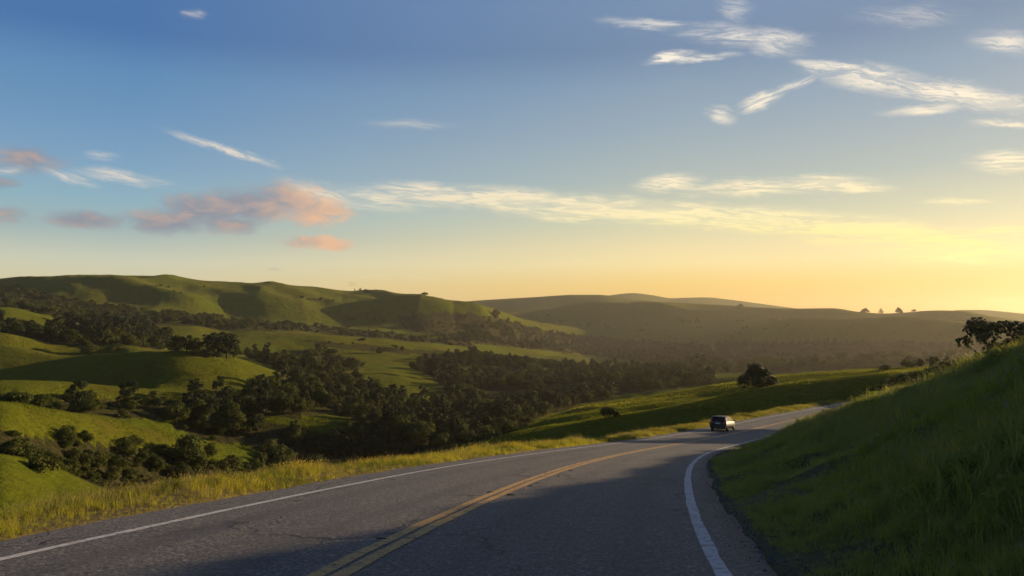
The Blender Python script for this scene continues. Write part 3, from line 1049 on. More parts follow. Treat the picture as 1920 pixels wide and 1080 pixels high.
def scatter(name, pts, rots, scl, idx, sources, kind='stuff'):
    """ONE object that draws a source mesh at every point (geometry nodes)"""
    col = bpy.data.collections.new(name + '_source')
    for i, (me) in enumerate(sources):
        o = bpy.data.objects.new('%s_source_%02d' % (name, i), me)
        col.objects.link(o)
    me = bpy.data.meshes.new(name)
    me.vertices.add(len(pts))
    me.vertices.foreach_set('co', np.asarray(pts, np.float32).ravel())
    for an, ty, dat in (('rot', 'FLOAT_VECTOR', rots), ('scl', 'FLOAT_VECTOR', scl)):
        at = me.attributes.new(an, ty, 'POINT')
        at.data.foreach_set('vector', np.asarray(dat, np.float32).ravel())
    at = me.attributes.new('pick', 'INT', 'POINT')
    at.data.foreach_set('value', np.asarray(idx, np.int32))
    ob = bpy.data.objects.new(name, me)
    C.objects.link(ob)
    ng = bpy.data.node_groups.new(name, 'GeometryNodeTree')
    ng.interface.new_socket('Geometry', in_out='INPUT', socket_type='NodeSocketGeometry')
    ng.interface.new_socket('Geometry', in_out='OUTPUT', socket_type='NodeSocketGeometry')
    N, Lk = ng.nodes, ng.links
    gi = N.new('NodeGroupInput')
    go = N.new('NodeGroupOutput')
    ip = N.new('GeometryNodeInstanceOnPoints')
    ci = N.new('GeometryNodeCollectionInfo')
    ci.inputs['Collection'].default_value = col
    ci.inputs['Separate Children'].default_value = True
    ci.inputs['Reset Children'].default_value = True

    def attr(nm, ty):
        a = N.new('GeometryNodeInputNamedAttribute')
        a.data_type = ty
        a.inputs['Name'].default_value = nm
        return a.outputs['Attribute']
    Lk.new(gi.outputs[0], ip.inputs['Points'])
    Lk.new(ci.outputs[0], ip.inputs['Instance'])
    ip.inputs['Pick Instance'].default_value = True
    Lk.new(attr('pick', 'INT'), ip.inputs['Instance Index'])
    Lk.new(attr('rot', 'FLOAT_VECTOR'), ip.inputs['Rotation'])
    Lk.new(attr('scl', 'FLOAT_VECTOR'), ip.inputs['Scale'])
    Lk.new(ip.outputs[0], go.inputs[0])
    md = ob.modifiers.new('scatter', 'NODES')
    md.node_group = ng
    ob['kind'] = kind
    return ob


# ------------------------------------------------------------------ woods: which ground carries trees (outlines in the photograph, carried to the ground)
WOODS = [  # outline, trees per square metre, height range, mix of kinds, range of distance
    # the belt below the first lit hill
    ([(-200, 800), (0, 806), (60, 815), (140, 822), (200, 833), (300, 846), (420, 880), (460, 935), (330, 975), (190, 950), (90, 915), (0, 895), (-200, 880)], 1 / 8, (2.2, 5.2), ('oak', 'bush', 'bush'), (160, 262)),
    # foot of the lit hill, behind the verge
    ([(520, 845), (560, 850), (700, 848), (860, 842), (960, 815), (960, 850), (700, 940), (560, 940), (450, 930), (430, 880)], 1 / 13, (3.5, 8), ('oak', 'bush', 'oak', 'bush'), (190, 300)),
    # wood round the lit strip
    ([(320, 795), (360, 768), (480, 768), (505, 800), (570, 805), (640, 815), (700, 800), (800, 785), (980, 790), (940, 822), (860, 856), (700, 862), (560, 870), (520, 850), (400, 832)], 1 / 22, (4.5, 10), ('oak', 'oak', 'pine', 'bush'), (285, 420)),
    # the valley
    ([(350, 768), (370, 745), (420, 736), (500, 735), (540, 716), (520, 692), (455, 668), (460, 655), (540, 668), (575, 652), (640, 668), (690, 690), (640, 700), (690, 717), (720, 745), (800, 762), (835, 745), (825, 716),
      (770, 690), (800, 668), (870, 664), (930, 655), (1000, 652), (1100, 662), (1250, 682), (1340, 705), (1330, 718), (1200, 737), (1130, 748), (1060, 766), (990, 795), (900, 815), (700, 805), (640, 780), (500, 776), (430, 785), (350, 785)],
     1 / 46, (4.5, 10), ('oak', 'oak', 'oak', 'pine', 'bush', 'brown'), (300, 1020)),
    # belt behind the pines
    ([(-200, 640), (-200, 600), (0, 612), (100, 618), (150, 606), (240, 612), (320, 640), (300, 657), (200, 650), (130, 650), (0, 636)], 1 / 55, (7, 15), ('oak', 'pine', 'bush', 'bush'), (640, 1000)),
    # row behind the second lit hill
    ([(-200, 735), (0, 738), (60, 742), (110, 748), (200, 752), (340, 756), (350, 785), (250, 782), (160, 784), (60, 778), (0, 768)], 1 / 24, (2.5, 6), ('oak', 'bush', 'bush'), (262, 400)),
    # thicket on the foot of the skyline ridge
    ([(-200, 545), (0, 540), (60, 542), (110, 560), (180, 570), (280, 588), (400, 590), (480, 612), (440, 622), (330, 606), (260, 612), (200, 610), (120, 596), (0, 578), (-200, 570)], 1 / 90, (6, 13), ('oak', 'oak', 'bush', 'brown'), (1000, 1950)),
    # scrub at the foot of the ridge, middle
    ([(400, 598), (480, 600), (560, 610), (700, 620), (870, 640), (900, 652), (700, 634), (560, 622), (470, 621)], 1 / 170, (5, 11), ('oak', 'bush', 'brown'), (1050, 2000)),
    # far woods on the middle hills
    ([(740, 590), (860, 583), (950, 600), (960, 640), (870, 642), (760, 618)], 1 / 260, (5, 10), ('oak', 'bush', 'brown'), (1300, 2040)),
    ([(860, 640), (890, 606), (950, 600), (1020, 622), (1100, 632), (1200, 640), (1330, 648), (1350, 690), (1250, 684), (1100, 664), (1000, 655)], 1 / 130, (6, 13), ('oak', 'pine', 'brown'), (1000, 2500)),
    ([(1340, 640), (1700, 640), (1860, 650), (1760, 684), (1480, 700), (1340, 700)], 1 / 260, (5, 11), ('oak', 'oak', 'bush'), (700, 2200)),
    ([(690, 552), (720, 560), (735, 570), (722, 572), (700, 562), (680, 552)], 1 / 200, (6, 11), ('oak', 'bush'), (1800, 2060)),
    # clumps scattered over the far slopes
    ([(1000, 590), (1340, 598), (1880, 604), (1880, 652), (1340, 645), (1000, 625)], 1 / 330, (5, 10), ('oak', 'oak', 'brown'), (1450, 3100)),
    ([(150, 532), (400, 538), (850, 574), (870, 612), (500, 600), (150, 572)], 1 / 300, (4, 9), ('oak', 'bush', 'brown'), (1350, 2040)),
    ([(560, 636), (860, 660), (800, 668), (600, 650)], 1 / 260, (3, 7), ('oak', 'bush'), (650, 1000)),
]
CLUMPED = {11: .35, 12: .55, 13: .5}


def inside(px, py, poly):
    c = np.zeros(px.shape, bool)
    n = len(poly)
    for i in range(n):
        x0, y0 = poly[i]
        x1, y1 = poly[(i + 1) % n]
        with np.errstate(all='ignore'):
            c ^= ((y0 > py) != (y1 > py)) & (px < (x1 - x0) * (py - y0) / (y1 - y0 + 1e-12) + x0)
    return c


def hidden_by_ground(x, y, z):
    """True where the ground before the point stands higher in the view than the point"""
    r = np.hypot(x, y)
    a = np.arctan2(x, y)
    j = np.clip(np.searchsorted(A, a), 0, len(A) - 1)
    tmax = np.maximum.accumulate(np.where(rr[None] > 70, Zt / rr[None], -1), axis=1)
    i = np.clip(np.searchsorted(rr, r * .985) - 1, 0, len(rr) - 1)
    return tmax[j, i] > z / r


TP = np.stack([XX, YY, Zt], -1)
TPX, TPY, _d = to_px(TP)
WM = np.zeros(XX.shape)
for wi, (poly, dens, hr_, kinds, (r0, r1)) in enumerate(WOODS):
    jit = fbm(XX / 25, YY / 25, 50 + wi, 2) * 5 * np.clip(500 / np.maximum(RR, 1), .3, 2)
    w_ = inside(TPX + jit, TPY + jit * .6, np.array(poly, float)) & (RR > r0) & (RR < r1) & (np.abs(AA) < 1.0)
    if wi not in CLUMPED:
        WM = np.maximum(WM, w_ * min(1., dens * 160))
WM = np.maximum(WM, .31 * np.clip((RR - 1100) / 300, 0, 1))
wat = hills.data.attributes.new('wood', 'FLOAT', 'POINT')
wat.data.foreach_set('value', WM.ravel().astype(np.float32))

cand = []
for wi, (poly, dens, (h0, h1), kinds, (r0, r1)) in enumerate(WOODS):
    P = np.array(poly, float)
    amin = px_dir(P[:, 0].min(), 640)[0]
    amax = px_dir(P[:, 0].max(), 640)[0]
    area = .5 * (amax - amin) * (r1 ** 2 - r0 ** 2)
    n = int(area * dens)
    a = rng.uniform(amin, amax, n)
    r = np.sqrt(rng.uniform(r0 ** 2, r1 ** 2, n))
    x, y = r * np.sin(a), r * np.cos(a)
    z = ground_z(x, y)
    px, py, d = to_px(np.stack([x, y, z], -1))
    jit = fbm(x / 25, y / 25, 50 + wi, 2) * 5 * np.clip(500 / r, .3, 2)
    dens_n = fbm(x / 45 + 9, y / 45, 60 + wi, 2)
    keep = inside(px + jit, py + jit * .6, P) & (dens_n > CLUMPED.get(wi, -.55))
    h = rng.uniform(0, 1, n) ** 1.3 * (h1 - h0) + h0
    keep &= ~hidden_by_ground(x, y, z + h)
    keep &= ~((np.hypot(x, y) < 130) & (z > -12))
    for i in np.nonzero(keep)[0]:
        k = kinds[rng.integers(len(kinds))]
        hh = h[i] * (.42 if k in ('bush', 'brown') else 1.25 if k == 'pine' else 1)
        cand.append((hh / d[i] * F, k, x[i], y[i], z[i], hh, wi, d[i]))
cand.sort(key=lambda q: -q[0])

WOOD_NAME = {0: 'the dark lower-left belt', 1: 'the thicket behind the verge', 2: 'the dark near wood', 3: 'the wide valley wood', 5: 'the row behind the second hill'}
WOOD_GROUP = {0: 'plants of the dark belt at the lower left', 1: 'plants of the thicket behind the verge', 2: 'plants of the near valley wood', 3: 'plants of the valley wood', 5: 'plants of the row behind the second hill'}
WORDS = {'oak': 'rounded dark green tree', 'pine': 'narrow dark tree', 'bush': 'green bush', 'brown': 'brownish bush'}
N_SINGLE_T, N_SINGLE_B = 200, 80
rest, chosen = [], []
nt_ = nb_ = 0
for c in cand:
    isb = c[1] in ('bush', 'brown')
    if c[6] in WOOD_NAME and ((isb and nb_ < N_SINGLE_B) or (not isb and nt_ < N_SINGLE_T)):
        if isb: nb_ += 1
        else: nt_ += 1
        chosen.append(c)
    else:
        rest.append(c)
for wi in WOOD_NAME:                       # a label says which part of its wood a tree stands in, and its size
    mem = [c for c in chosen if c[6] == wi]
    if not mem:
        continue
    azs = np.array([math.atan2(c[2], c[3]) for c in mem])
    ds = np.array([c[7] for c in mem])
    qa, qd = np.quantile(azs, [.2, .4, .6, .8]), np.quantile(ds, [.33, .67])
    for c, a_, d_ in zip(mem, azs, ds):
        px_h, k, x, y, z, h, _w, d = c
        hs = [q[5] for q in mem if q[1] == k]
        t1, t2 = np.quantile(hs, [.34, .67])
        size = 'low' if h < t1 else 'middling' if h < t2 else 'tall'
        lab = '%s %s, %s, %s of %s' % (size, WORDS[k], ('front', 'midway', 'far side')[int(np.searchsorted(qd, d_))], ('left end', 'left half', 'middle', 'right half', 'right end')[int(np.searchsorted(qa, a_))], WOOD_NAME[wi])
        plant(k, (x, y, z - .1), h, rng.uniform(.9, 1.25), None, lab, WOOD_GROUP[wi], int(rng.integers(9)), parts=px_h > 22)
srcs, off = [], {}
for k in ('oak', 'pine', 'bush', 'brown'):
    off[k] = len(srcs)
    srcs += [m[2] for m in KINDS[k]]
pts = np.array([(c[2], c[3], c[4] - .2) for c in rest])
hts = np.array([c[5] for c in rest])
wds = hts * rng.uniform(.9, 1.35, len(rest))
scatter('forest', pts, np.stack([rng.uniform(-.06, .06, len(rest)), rng.uniform(-.06, .06, len(rest)), rng.uniform(0, 6.28, len(rest))], 1),
        np.stack([wds, wds, hts], 1), [off[c[1]] + int(rng.integers(len(KINDS[c[1]]))) for c in rest], srcs)


# ------------------------------------------------------------------ single trees and bushes that the photograph shows one by one
def on_hill(px, py, r0, r1):
    return terrain_hit(px, py, r0, r1)


SINGLE = [  # px, py of the foot, distance range, kind, height px, width/height factor, label, variant
    (1420, 744, 170, 236, 'dome', 60, 1.0, 'large dense dark round tree alone on the green slope above the car', 0),
    (1142, 794, 150, 200, 'bush', 25, 1.1, 'small dark bush alone low on the green slope beside the road', 0),
    (330, 669, 470, 520, 'oak', 38, 1.1, 'broad dark tree at the left end of the tree clump on the mid hilltop', 0),
    (350, 668, 470, 520, 'pine', 34, 1.5, 'dark tree second from the left in the tree clump on the mid hilltop', 0),
    (366, 669, 470, 520, 'oak', 36, .8, 'dark leaning tree in the middle of the clump on the mid hilltop', 1),
    (386, 671, 470, 520, 'pine', 42, 1.7, 'tall bushy pine right of the middle in the clump on the mid hilltop', 1),
    (409, 672, 470, 520, 'pine', 50, 1.8, 'tallest dark pine in the tree clump on the mid hilltop', 2),
    (425, 673, 470, 520, 'pine', 50, 1.6, 'tall pine just right of the tallest in the clump on the mid hilltop', 0),
    (439, 675, 470, 520, 'oak', 34, .8, 'shorter tree at the right end of the clump on the mid hilltop', 2),
    (165, 665, 520, 650, 'oak', 27, 1.25, 'broad low oak in the saddle between the two left hills', 0),
    (215, 663, 520, 650, 'bush', 12, 1.6, 'dark thicket just behind the shaded hill crest right of the saddle oak', 1),
    (150, 771, 236, 330, 'cypress', 54, .78, 'tall dark tree with ragged crown rising from the row behind the second hill', 0),
    (240, 769, 260, 330, 'cypress', 46, 1.05, 'flat-topped tree with a visible pale trunk in the row behind the second hill', 1),
    (290, 768, 280, 330, 'oak', 38, 1.1, 'rounded dark tree right of the flat-topped one behind the second hill', 1),
    (75, 764, 230, 300, 'oak', 30, 1.2, 'squat dark tree left of the tall ragged one behind the second hill', 2),
    (30, 757, 225, 300, 'bush', 26, 1.2, 'dark bushy mound at the left frame edge behind the second hill', 0),
    (131, 641, 650, 900, 'cypress', 42, .85, 'dark spreading tree, left of two side by side in the upper left tree line', 1),
    (159, 641, 650, 900, 'cypress', 40, .7, 'narrower dark tree, right of two side by side in the upper left tree line', 0),
    (226, 644, 650, 900, 'cypress', 46, .9, 'largest dark tree standing in the upper left tree line', 1),
    (352, 885, 225, 268, 'oak', 68, 1.15, 'large broad dark oak at the right end of the belt below the lit hill', 0),
    (396, 862, 240, 270, 'oak', 32, .8, 'small reddish brown tree on the lit slope behind the large broad oak', 1),
    (75, 945, 140, 168, 'bush', 34, 1.0, 'dark bush on the lowest lit hill at the left, above the verge', 0),
    (742, 862, 150, 300, 'oak', 48, 1.0, 'light green round tree just above the golden verge', 1),
    (640, 850, 200, 320, 'cypress', 56, 1.05, 'umbrella-shaped dark oak below the lit grass strip', 1),
    (785, 838, 200, 330, 'oak', 52, 1.2, 'very dark broad tree to the right of the lit grass strip', 2),
    (860, 838, 200, 330, 'oak', 42, 1.3, 'dark rounded tree at the right of the near wood above the verge', 0),
    (583, 692, 560, 660, 'oak', 42, .95, 'large tree with a rounded crown standing above the valley wood', 1),
    (535, 760, 380, 470, 'oak', 46, .9, 'dark tall tree at the right foot of the sunlit mid hill', 2),
    (815, 714, 600, 760, 'pine', 48, 1.7, 'tall dark tree beside the upper end of the hidden valley meadow', 0),
    (838, 716, 600, 760, 'pine', 44, 1.6, 'tall dark tree just right of the one by the valley meadow', 1),
    (712, 665, 800, 980, 'oak', 16, 1.1, 'small dark tree at the lower edge of the flat far meadow', 0),
    (680, 641, 900, 1000, 'bush', 7, 1.5, 'tiny lone bush out on the flat far meadow', 0),
    (928, 598, 1600, 2400, 'oak', 22, 1.0, 'dark tree standing on the descending end of the left skyline ridge', 0),
    (676, 549, 1900, 2200, 'cypress', 7, .9, 'tiny mushroom-shaped tree, leftmost of the three on the left skyline ridge', 0),
    (686, 551, 1900, 2200, 'oak', 9, 1.3, 'small wide tree, middle and biggest of three on the left skyline ridge', 0),
    (696, 552, 1900, 2200, 'bush', 5, 1.2, 'tiny bush, right of three plants on the left skyline ridge', 0),
    (796, 565, 1900, 2200, 'bush', 7, 1.3, 'lone dark bush low on the left skyline ridge towards the gap', 0),
    (1388, 580, 2000, 3000, 'oak', 10, 1.2, 'small dark tree on the far middle ridge under the sky', 0),
    (1622, 587, 2000, 2700, 'dome', 10, 1.2, 'wide flat tree, leftmost of four silhouettes on the right skyline', 0),
    (1652, 588, 2000, 2700, 'conifer', 12, 1.2, 'small pointed tree, second from left on the right skyline', 0),
    (1685, 587, 2000, 2700, 'dome', 12, .85, 'upright round tree, third from left on the right skyline', 1),
    (1714, 584, 2000, 2700, 'bush', 5, 1.1, 'tiny bush, rightmost of four silhouettes on the right skyline', 0),
    (1660, 691, 200, 240, 'bush', 13, 1.5, 'low dark bush at the crest of the green slope left of the bank', 1),
    (1700, 688, 240, 420, 'bush', 14, 1.2, 'dark bush behind the slope crest, left of the small tree line', 0),
    (1724, 687, 240, 420, 'oak', 18, 1.0, 'small rounded tree in the hazy line behind the slope crest', 1),
    (1750, 684, 240, 420, 'oak', 22, .95, 'taller rounded tree in the hazy line behind the slope crest', 2),
    (1777, 682, 240, 420, 'conifer', 22, 1.2, 'pointed small tree in the hazy line behind the slope crest', 0),
    (1800, 680, 240, 420, 'conifer', 20, 1.0, 'rightmost small pointed tree in the hazy line beside the bank', 0),
]
for (px, py, r0, r1, kind, hp, wf, lab, var) in SINGLE:
    g = on_hill(px, py, r0, r1)
    d = math.hypot(g[0], g[1])
    h = hp / F * d
    plant(kind, (g[0], g[1], g[2] - .09 * h), h, wf, None, lab, None, var, parts=hp > 14)

# a snag on the left ridge with a breath of smoke over it
g = on_hill(665, 547.5, 1900, 2150)
sv_, sf_ = tube([(0, 0, -.5), (.2, 0, 4), (0, .1, 8.5)], [1.3, 1.0, .5], 7)
tag(mesh_obj('dead_trunk', np.array(sv_) + g, sf_, M_bark), 'tiny dark upright stub on the left skyline ridge under a faint smoke wisp', 'stump')
bm = bmesh.new()
bmesh.ops.create_icosphere(bm, subdivisions=3, radius=1)
for v in bm.verts:
    p = v.co.copy()
    k = 1 + .25 * math.sin(p.x * 3 + p.z * 4) + .15 * math.sin(p.y * 5 + 1)
    v.co = Vector((p.x * 11 * k - 7 + p.z * -2, p.y * 7 * k, p.z * 6 * k + 19))
bm2 = bmesh.new()
me = bpy.data.meshes.new('smoke')
bm.to_mesh(me)
bm.free()
bm2.free()
m = bpy.data.materials.new('smoke')
m.use_nodes = True
m.node_tree.nodes.remove(m.node_tree.nodes['Principled BSDF'])
pv = m.node_tree.nodes.new('ShaderNodeVolumePrincipled')
pv.inputs['Color'].default_value = (.35, .32, .28, 1)
pv.inputs['Density'].default_value = .012
m.node_tree.links.new(pv.outputs[0], m.node_tree.nodes['Material Output'].inputs['Volume'])
me.materials.append(m)
smoke = bpy.data.objects.new('smoke', me)
C.objects.link(smoke)
smoke.location = Vector(g)
tag(smoke, 'faint grey smoke wisp in the sky above the stub on the left ridge', 'smoke', None, 'stuff')


# ------------------------------------------------------------------ the bank's crest: trees and dark bushes
def near_at(px, d):
    """point of the near ground under a pixel column at horizontal distance d"""
    a = float(px_dir(px, 660.)[0])
    x, y = d * math.sin(a), d * math.cos(a)
    k = np.argmin((CX - x) ** 2 + (CY - y) ** 2)
    u = (x - CX[k]) * math.cos(TH_S[k]) - (y - CY[k]) * math.sin(TH_S[k])
    return near_z(np.array([S_ALL[k]]), np.array([u]))[0]


for (px, top, d, kind, wf, lab, var, tilt) in (
        (1878, 594, 98, 'cypress', 1.05, 'wide dark tree with open limbs on top of the grassy bank at right', 0, R(-1)),
        (1935, 604, 101, 'cypress', 1.1, 'dark tree cut by the right frame edge on top of the grassy bank', 1, R(4)),
        (1835, 655, 92, 'bush', 1.2, 'dark bush at the left foot of the wide tree on the bank', 0, 0),
        (1765, 681, 96, 'bush', 1.5, 'wide dark bush in the scrub along the bank crest, uppermost', 1, 0),
        (1738, 688, 97, 'bush', 1.6, 'low dark bush in the scrub along the bank crest, middle', 0, 0),
        (1712, 698, 98, 'bush', 1.4, 'low dark bush in the scrub along the bank crest, lowest', 1, 0),
        (1800, 669, 94, 'bush', 1.3, 'dark bush on the bank crest between the scrub and the wide tree', 0, 0)):
    g = near_at(px, d)
    _, t = px_dir(px, top)
    h = max(t * d - g[2], .8)
    plant(kind, (g[0], g[1], g[2] - .12 * h), h * 1.1, wf, None, lab, None, var, True, tilt)


# ------------------------------------------------------------------ grass
def tuft(seed, nbl, h, spread, lean, w, heads=0.):
    """a clump of bent blades (triangled strips); HEADS = share of stems that carry a seed head"""
    rg = np.random.default_rng(seed)
    V, Fc, MI = [], [], []
    for i in range(nbl):
        a = rg.uniform(0, 6.28)
        r0 = spread * math.sqrt(rg.uniform())
        hh = h * rg.uniform(.55, 1.15)
        ln = lean * rg.uniform(.2, 1.2) * hh
        b = rg.uniform(0, 6.28)
        p0 = np.array([r0 * math.cos(a), r0 * math.sin(a), -.03])
        out = np.array([math.cos(b), math.sin(b), 0])
        sd = np.array([-math.sin(b), math.cos(b), 0]) * w * rg.uniform(.6, 1.3)
        pts_ = [p0, p0 + out * ln * .25 + np.array([0, 0, hh * .55]), p0 + out * ln + np.array([0, 0, hh])]
        o = len(V)
        V += [pts_[0] - sd, pts_[0] + sd, pts_[1] - sd * .8, pts_[1] + sd * .8, pts_[2]]
        Fc += [(o, o + 1, o + 3, o + 2), (o + 2, o + 3, o + 4)]
        MI += [0, 0]
        if rg.uniform() < heads:
            o = len(V)
            q = pts_[2]
            e = w * 3.2
            V += [q + np.array([0, 0, -e]), q + sd / w * e * .55, q + np.array([0, 0, e * 2.6]), q - sd / w * e * .55]
            Fc.append((o, o + 1, o + 2, o + 3))
            MI.append(1)
    return V, Fc, MI


def tuft_meshes(prefix, specs):
    out = []
    for i, (ma, mb, args) in enumerate(specs):
        v, f, mi = tuft(300 + i * 7 + len(prefix), *args)
        out.append(raw_mesh('%s_%02d' % (prefix, i), v, f, [ma, mb], mi))
    return out


def weed_mesh(name, seed, mat, n, h):
    """a broad-leaved weed: leaves on short stalks round a stem"""
    rg = np.random.default_rng(seed)
    a = rg.uniform(0, 6.28, n)
    zz = h * rg.uniform(.1, 1, n)
    rad = .16 * (1.15 - zz / h) + .03
    cen = np.stack([rad * np.cos(a), rad * np.sin(a), zz], 1)
    nrm = np.stack([np.cos(a) * .5, np.sin(a) * .5, np.ones(n)], 1) + rg.normal(size=(n, 3)) * .3
    v, f = quads(cen, nrm, .015, rg, 1.7)
    return raw_mesh(name, v, f, mat)


def near_pts(s, u):
    P = near_z(s, u)
    return P


def field(name, n, s_rng, u_fn, src, weights, hfn, seed):
    rg = np.random.default_rng(seed)
    # density falls with distance from the camera so that clumps stay even in the view
    q = rg.uniform(0, 1, n)
    s0, s1, p = s_rng
    s = s0 + (s1 - s0) * q ** p
    u = u_fn(s, rg.uniform(0, 1, n), rg)
    P = near_pts(s, u)
    sc_ = hfn(s, u, P, rg)
    keep = sc_ > .05
    s, u, P, sc_ = s[keep], u[keep], P[keep], sc_[keep]
    n = len(s)
    rots = np.stack([rg.uniform(-.16, .16, n), rg.uniform(-.16, .16, n), rg.uniform(0, 6.28, n)], 1)
    wide = sc_ * rg.uniform(.85, 1.3, n) * (1 + np.clip(s / 60, 0, 1.2))
    # species grow in patches
    lw = np.log(np.array(weights, float))[None] + np.stack([2.8 * fbm(P[:, 0] * .4 + 31 * j, P[:, 1] * .4, seed * 10 + j, 2) for j in range(len(src))], 1)
    idx = np.argmax(lw + rg.gumbel(size=lw.shape), axis=1)
    return scatter(name, P, rots, np.stack([wide, wide, sc_], 1), idx, src)


src = tuft_meshes('verge_tuft', [
    (M_gr_gold, M_gr_straw, (20, .42, .16, .55, .006, .15)), (M_gr_gold, M_gr_straw, (18, .50, .14, .45, .005, .35)),
    (M_gr_green, M_gr_straw, (22, .40, .18, .6, .007, .05)), (M_gr_green, M_gr_straw, (16, .52, .14, .4, .006, .25)),
    (M_gr_straw, M_gr_straw, (10, .66, .12, .35, .0035, .9)), (M_gr_gold, M_flower, (14, .40, .16, .5, .005, .8)),
    (M_gr_straw, M_gr_straw, (16, .26, .2, .8, .005, .2))])


def verge_u(s, q, rg):
    w = np.interp(s, [-20, 0, 15, 30, 60, 120, 230], [2.5, 2.3, 2.0, 2.0, 2.3, 2.8, 2.8])
    return EDGE_L + .06 - q ** 1.0 * (w + 1.5)


def verge_h(s, u, P, rg):
    e = (EDGE_L - u)
    clump = fbm(P[:, 0] * .55, P[:, 1] * .55, 71, 3)
    h = (.30 + .18 * np.clip(e / 1.5, 0, 1) + .24 * clump) * np.interp(s, [0, 8, 20, 40, 80], [.72, .78, 1.05, 1.25, 1.25])
    return h * rg.uniform(.65, 1.15, len(s)) * np.where(e < .12, .8, 1)


vg = field('verge_grass', 21000, (-2.5, 150, 1.9), verge_u, src, (5, 4, 3, 2.5, 1.6, 1.6, 1.2), verge_h, 11)
tag(vg, 'tall golden and green grass on the left verge of the road', 'grass')

src = tuft_meshes('bank_tuft', [
    (M_gr_bank, M_gr_straw, (34, .27, .2, .95, .0048, .0)), (M_gr_bank, M_gr_straw, (30, .32, .22, .85, .0045, .04)),
    (M_gr_fresh, M_wisp, (30, .34, .2, .8, .0055, .02)), (M_gr_bank, M_wisp, (18, .40, .18, .6, .0022, .35)),
    (M_gr_straw, M_gr_straw, (8, .50, .14, .4, .003, .7)), (M_gr_bank, M_gr_straw, (30, .22, .24, .9, .006, .0))])
src += [weed_mesh('bank_weed_00', 5, M_gr_fresh, 150, .36), weed_mesh('bank_weed_01', 6, M_gr_bank, 170, .30)]


def bank_u(s, q, rg):
    return EDGE_R + .22 + q ** 1.25 * np.interp(s, [-5, 0, 10, 40, 90, 130], [6, 7, 11, 20, 22, 16])


def bank_hgt(s, u, P, rg):
    e = u - EDGE_R - .2
    clump = fbm(P[:, 0] * .45, P[:, 1] * .45, 81, 3)
    return (.58 + .30 * np.clip(e / 2, 0, 1) + .48 * clump) * rg.uniform(.65, 1.3, len(s)) * np.interp(e, [0, .4, 1.5, 3.5], [.5, .55, .7, 1]) * np.where((s > 32) & (s < 56), np.interp(e, [0, 1.5, 4], [.35, .45, 1]), 1)


bk = field('bank_grass', 46000, (-1.5, 128, 1.55), bank_u, src, (6, 5, 3.2, .9, .8, 4, .45, .5), bank_hgt, 12)
tag(bk, 'dense dark green grass covering the shaded bank right of the road', 'grass')

# pasture grass standing on the nearer slopes: upright blades that catch the low light
src = tuft_meshes('pasture_tuft', [(M_gr_field, M_gr_straw, (9, .34, .45, .5, .030, .0)), (M_gr_field, M_gr_straw, (9, .26, .5, .7, .034, .0)), (M_gr_gold, M_gr_straw, (7, .32, .45, .5, .022, .1))])
rg = np.random.default_rng(55)
n = 230000
aa = rg.uniform(R(-36), R(31), n)
r0_ = np.where(aa > 0, 128., 118.)
ra = r0_ + (480 - r0_) * rg.uniform(0, 1, n) ** 1.25
x, y = ra * np.sin(aa), ra * np.cos(aa)
z = ground_z(x, y)
ji = np.clip(np.searchsorted(A, aa), 0, len(A) - 1)
ii = np.clip(np.searchsorted(rr, ra), 0, len(rr) - 1)
h = (.9 + .5 * fbm(x / 9, y / 9, 17, 3)) * rg.uniform(.6, 1.2, n) * np.interp(ra, [118, 175, 210], [.45, .55, 1]) * np.where(aa > -.03, np.interp(ra, [128, 200, 300], [1.35, .75, .8]), 1)
keep = (WM[ji, ii] < .3) & ~hidden_by_ground(x, y, z + .4) & (h > .2)
x, y, z, h, ra = x[keep], y[keep], z[keep], h[keep], ra[keep]
n = len(x)
wd = h * (1.0 + ra / 260)
kind_ = np.where(fbm(x / 22, y / 22, 19, 2) + rg.uniform(-.6, .6, n) > np.where(ra < 210, 1.5, .75), 2, rg.integers(0, 2, n))
pg = scatter('pasture_grass', np.stack([x, y, z - .02], 1), np.stack([rg.uniform(-.1, .1, n), rg.uniform(-.1, .1, n), rg.uniform(0, 6.28, n)], 1), np.stack([wd, wd, h], 1), kind_, src)
tag(pg, 'short green pasture grass on the slopes beyond the road', 'grass')

# loose grit along the right edge of the asphalt
stones = []
for q in range(3):
    bmm = bmesh.new()
    bmesh.ops.create_icosphere(bmm, subdivisions=1, radius=1)
    rg = np.random.default_rng(900 + q)
    for v in bmm.verts:
        v.co *= float(rg.uniform(.7, 1.25))
        v.co.z *= .6
    me = bpy.data.meshes.new('grit_%d' % q)
    bmm.to_mesh(me)
    bmm.free()
    me.materials.append(plain('grit_stone_%d' % q, [(.11, .10, .09), (.07, .06, .05), (.16, .145, .125)][q], .9))
    stones.append(me)
rg = np.random.default_rng(33)
n = 2600
s = -1 + 50 * rg.uniform(0, 1, n) ** 1.8
u = EDGE_R + rg.normal(0, .16, n) + .12
P = near_z(s, u)
P[:, 2] = np.where(u < EDGE_R, road_pt(s, u)[:, 2] + .003, P[:, 2] + .004)
r_ = rg.uniform(.004, .018, n) * (1 + .6 * (rg.uniform(size=n) < .04))
gr = scatter('gravel', P, rg.uniform(0, 6.28, (n, 3)) * np.array([.1, .1, 1]), np.stack([r_, r_ * rg.uniform(.7, 1.3, n), r_], 1), rg.integers(0, 3, n), stones)
tag(gr, 'loose grit along the right edge of the asphalt', 'gravel')


# ------------------------------------------------------------------ twigs and bits lying by the yellow line
def road_under(px, py):
    best = None
    S2, U2 = np.meshgrid(np.arange(-3, 60, .05), np.arange(-4, 4, .05), indexing='ij')
    Q = road_pt(S2, U2)
    x, y, d = to_px(Q)
    k = np.argmin((x - px) ** 2 + (y - py) ** 2)
    return S2.ravel()[k], U2.ravel()[k], d.ravel()[k]


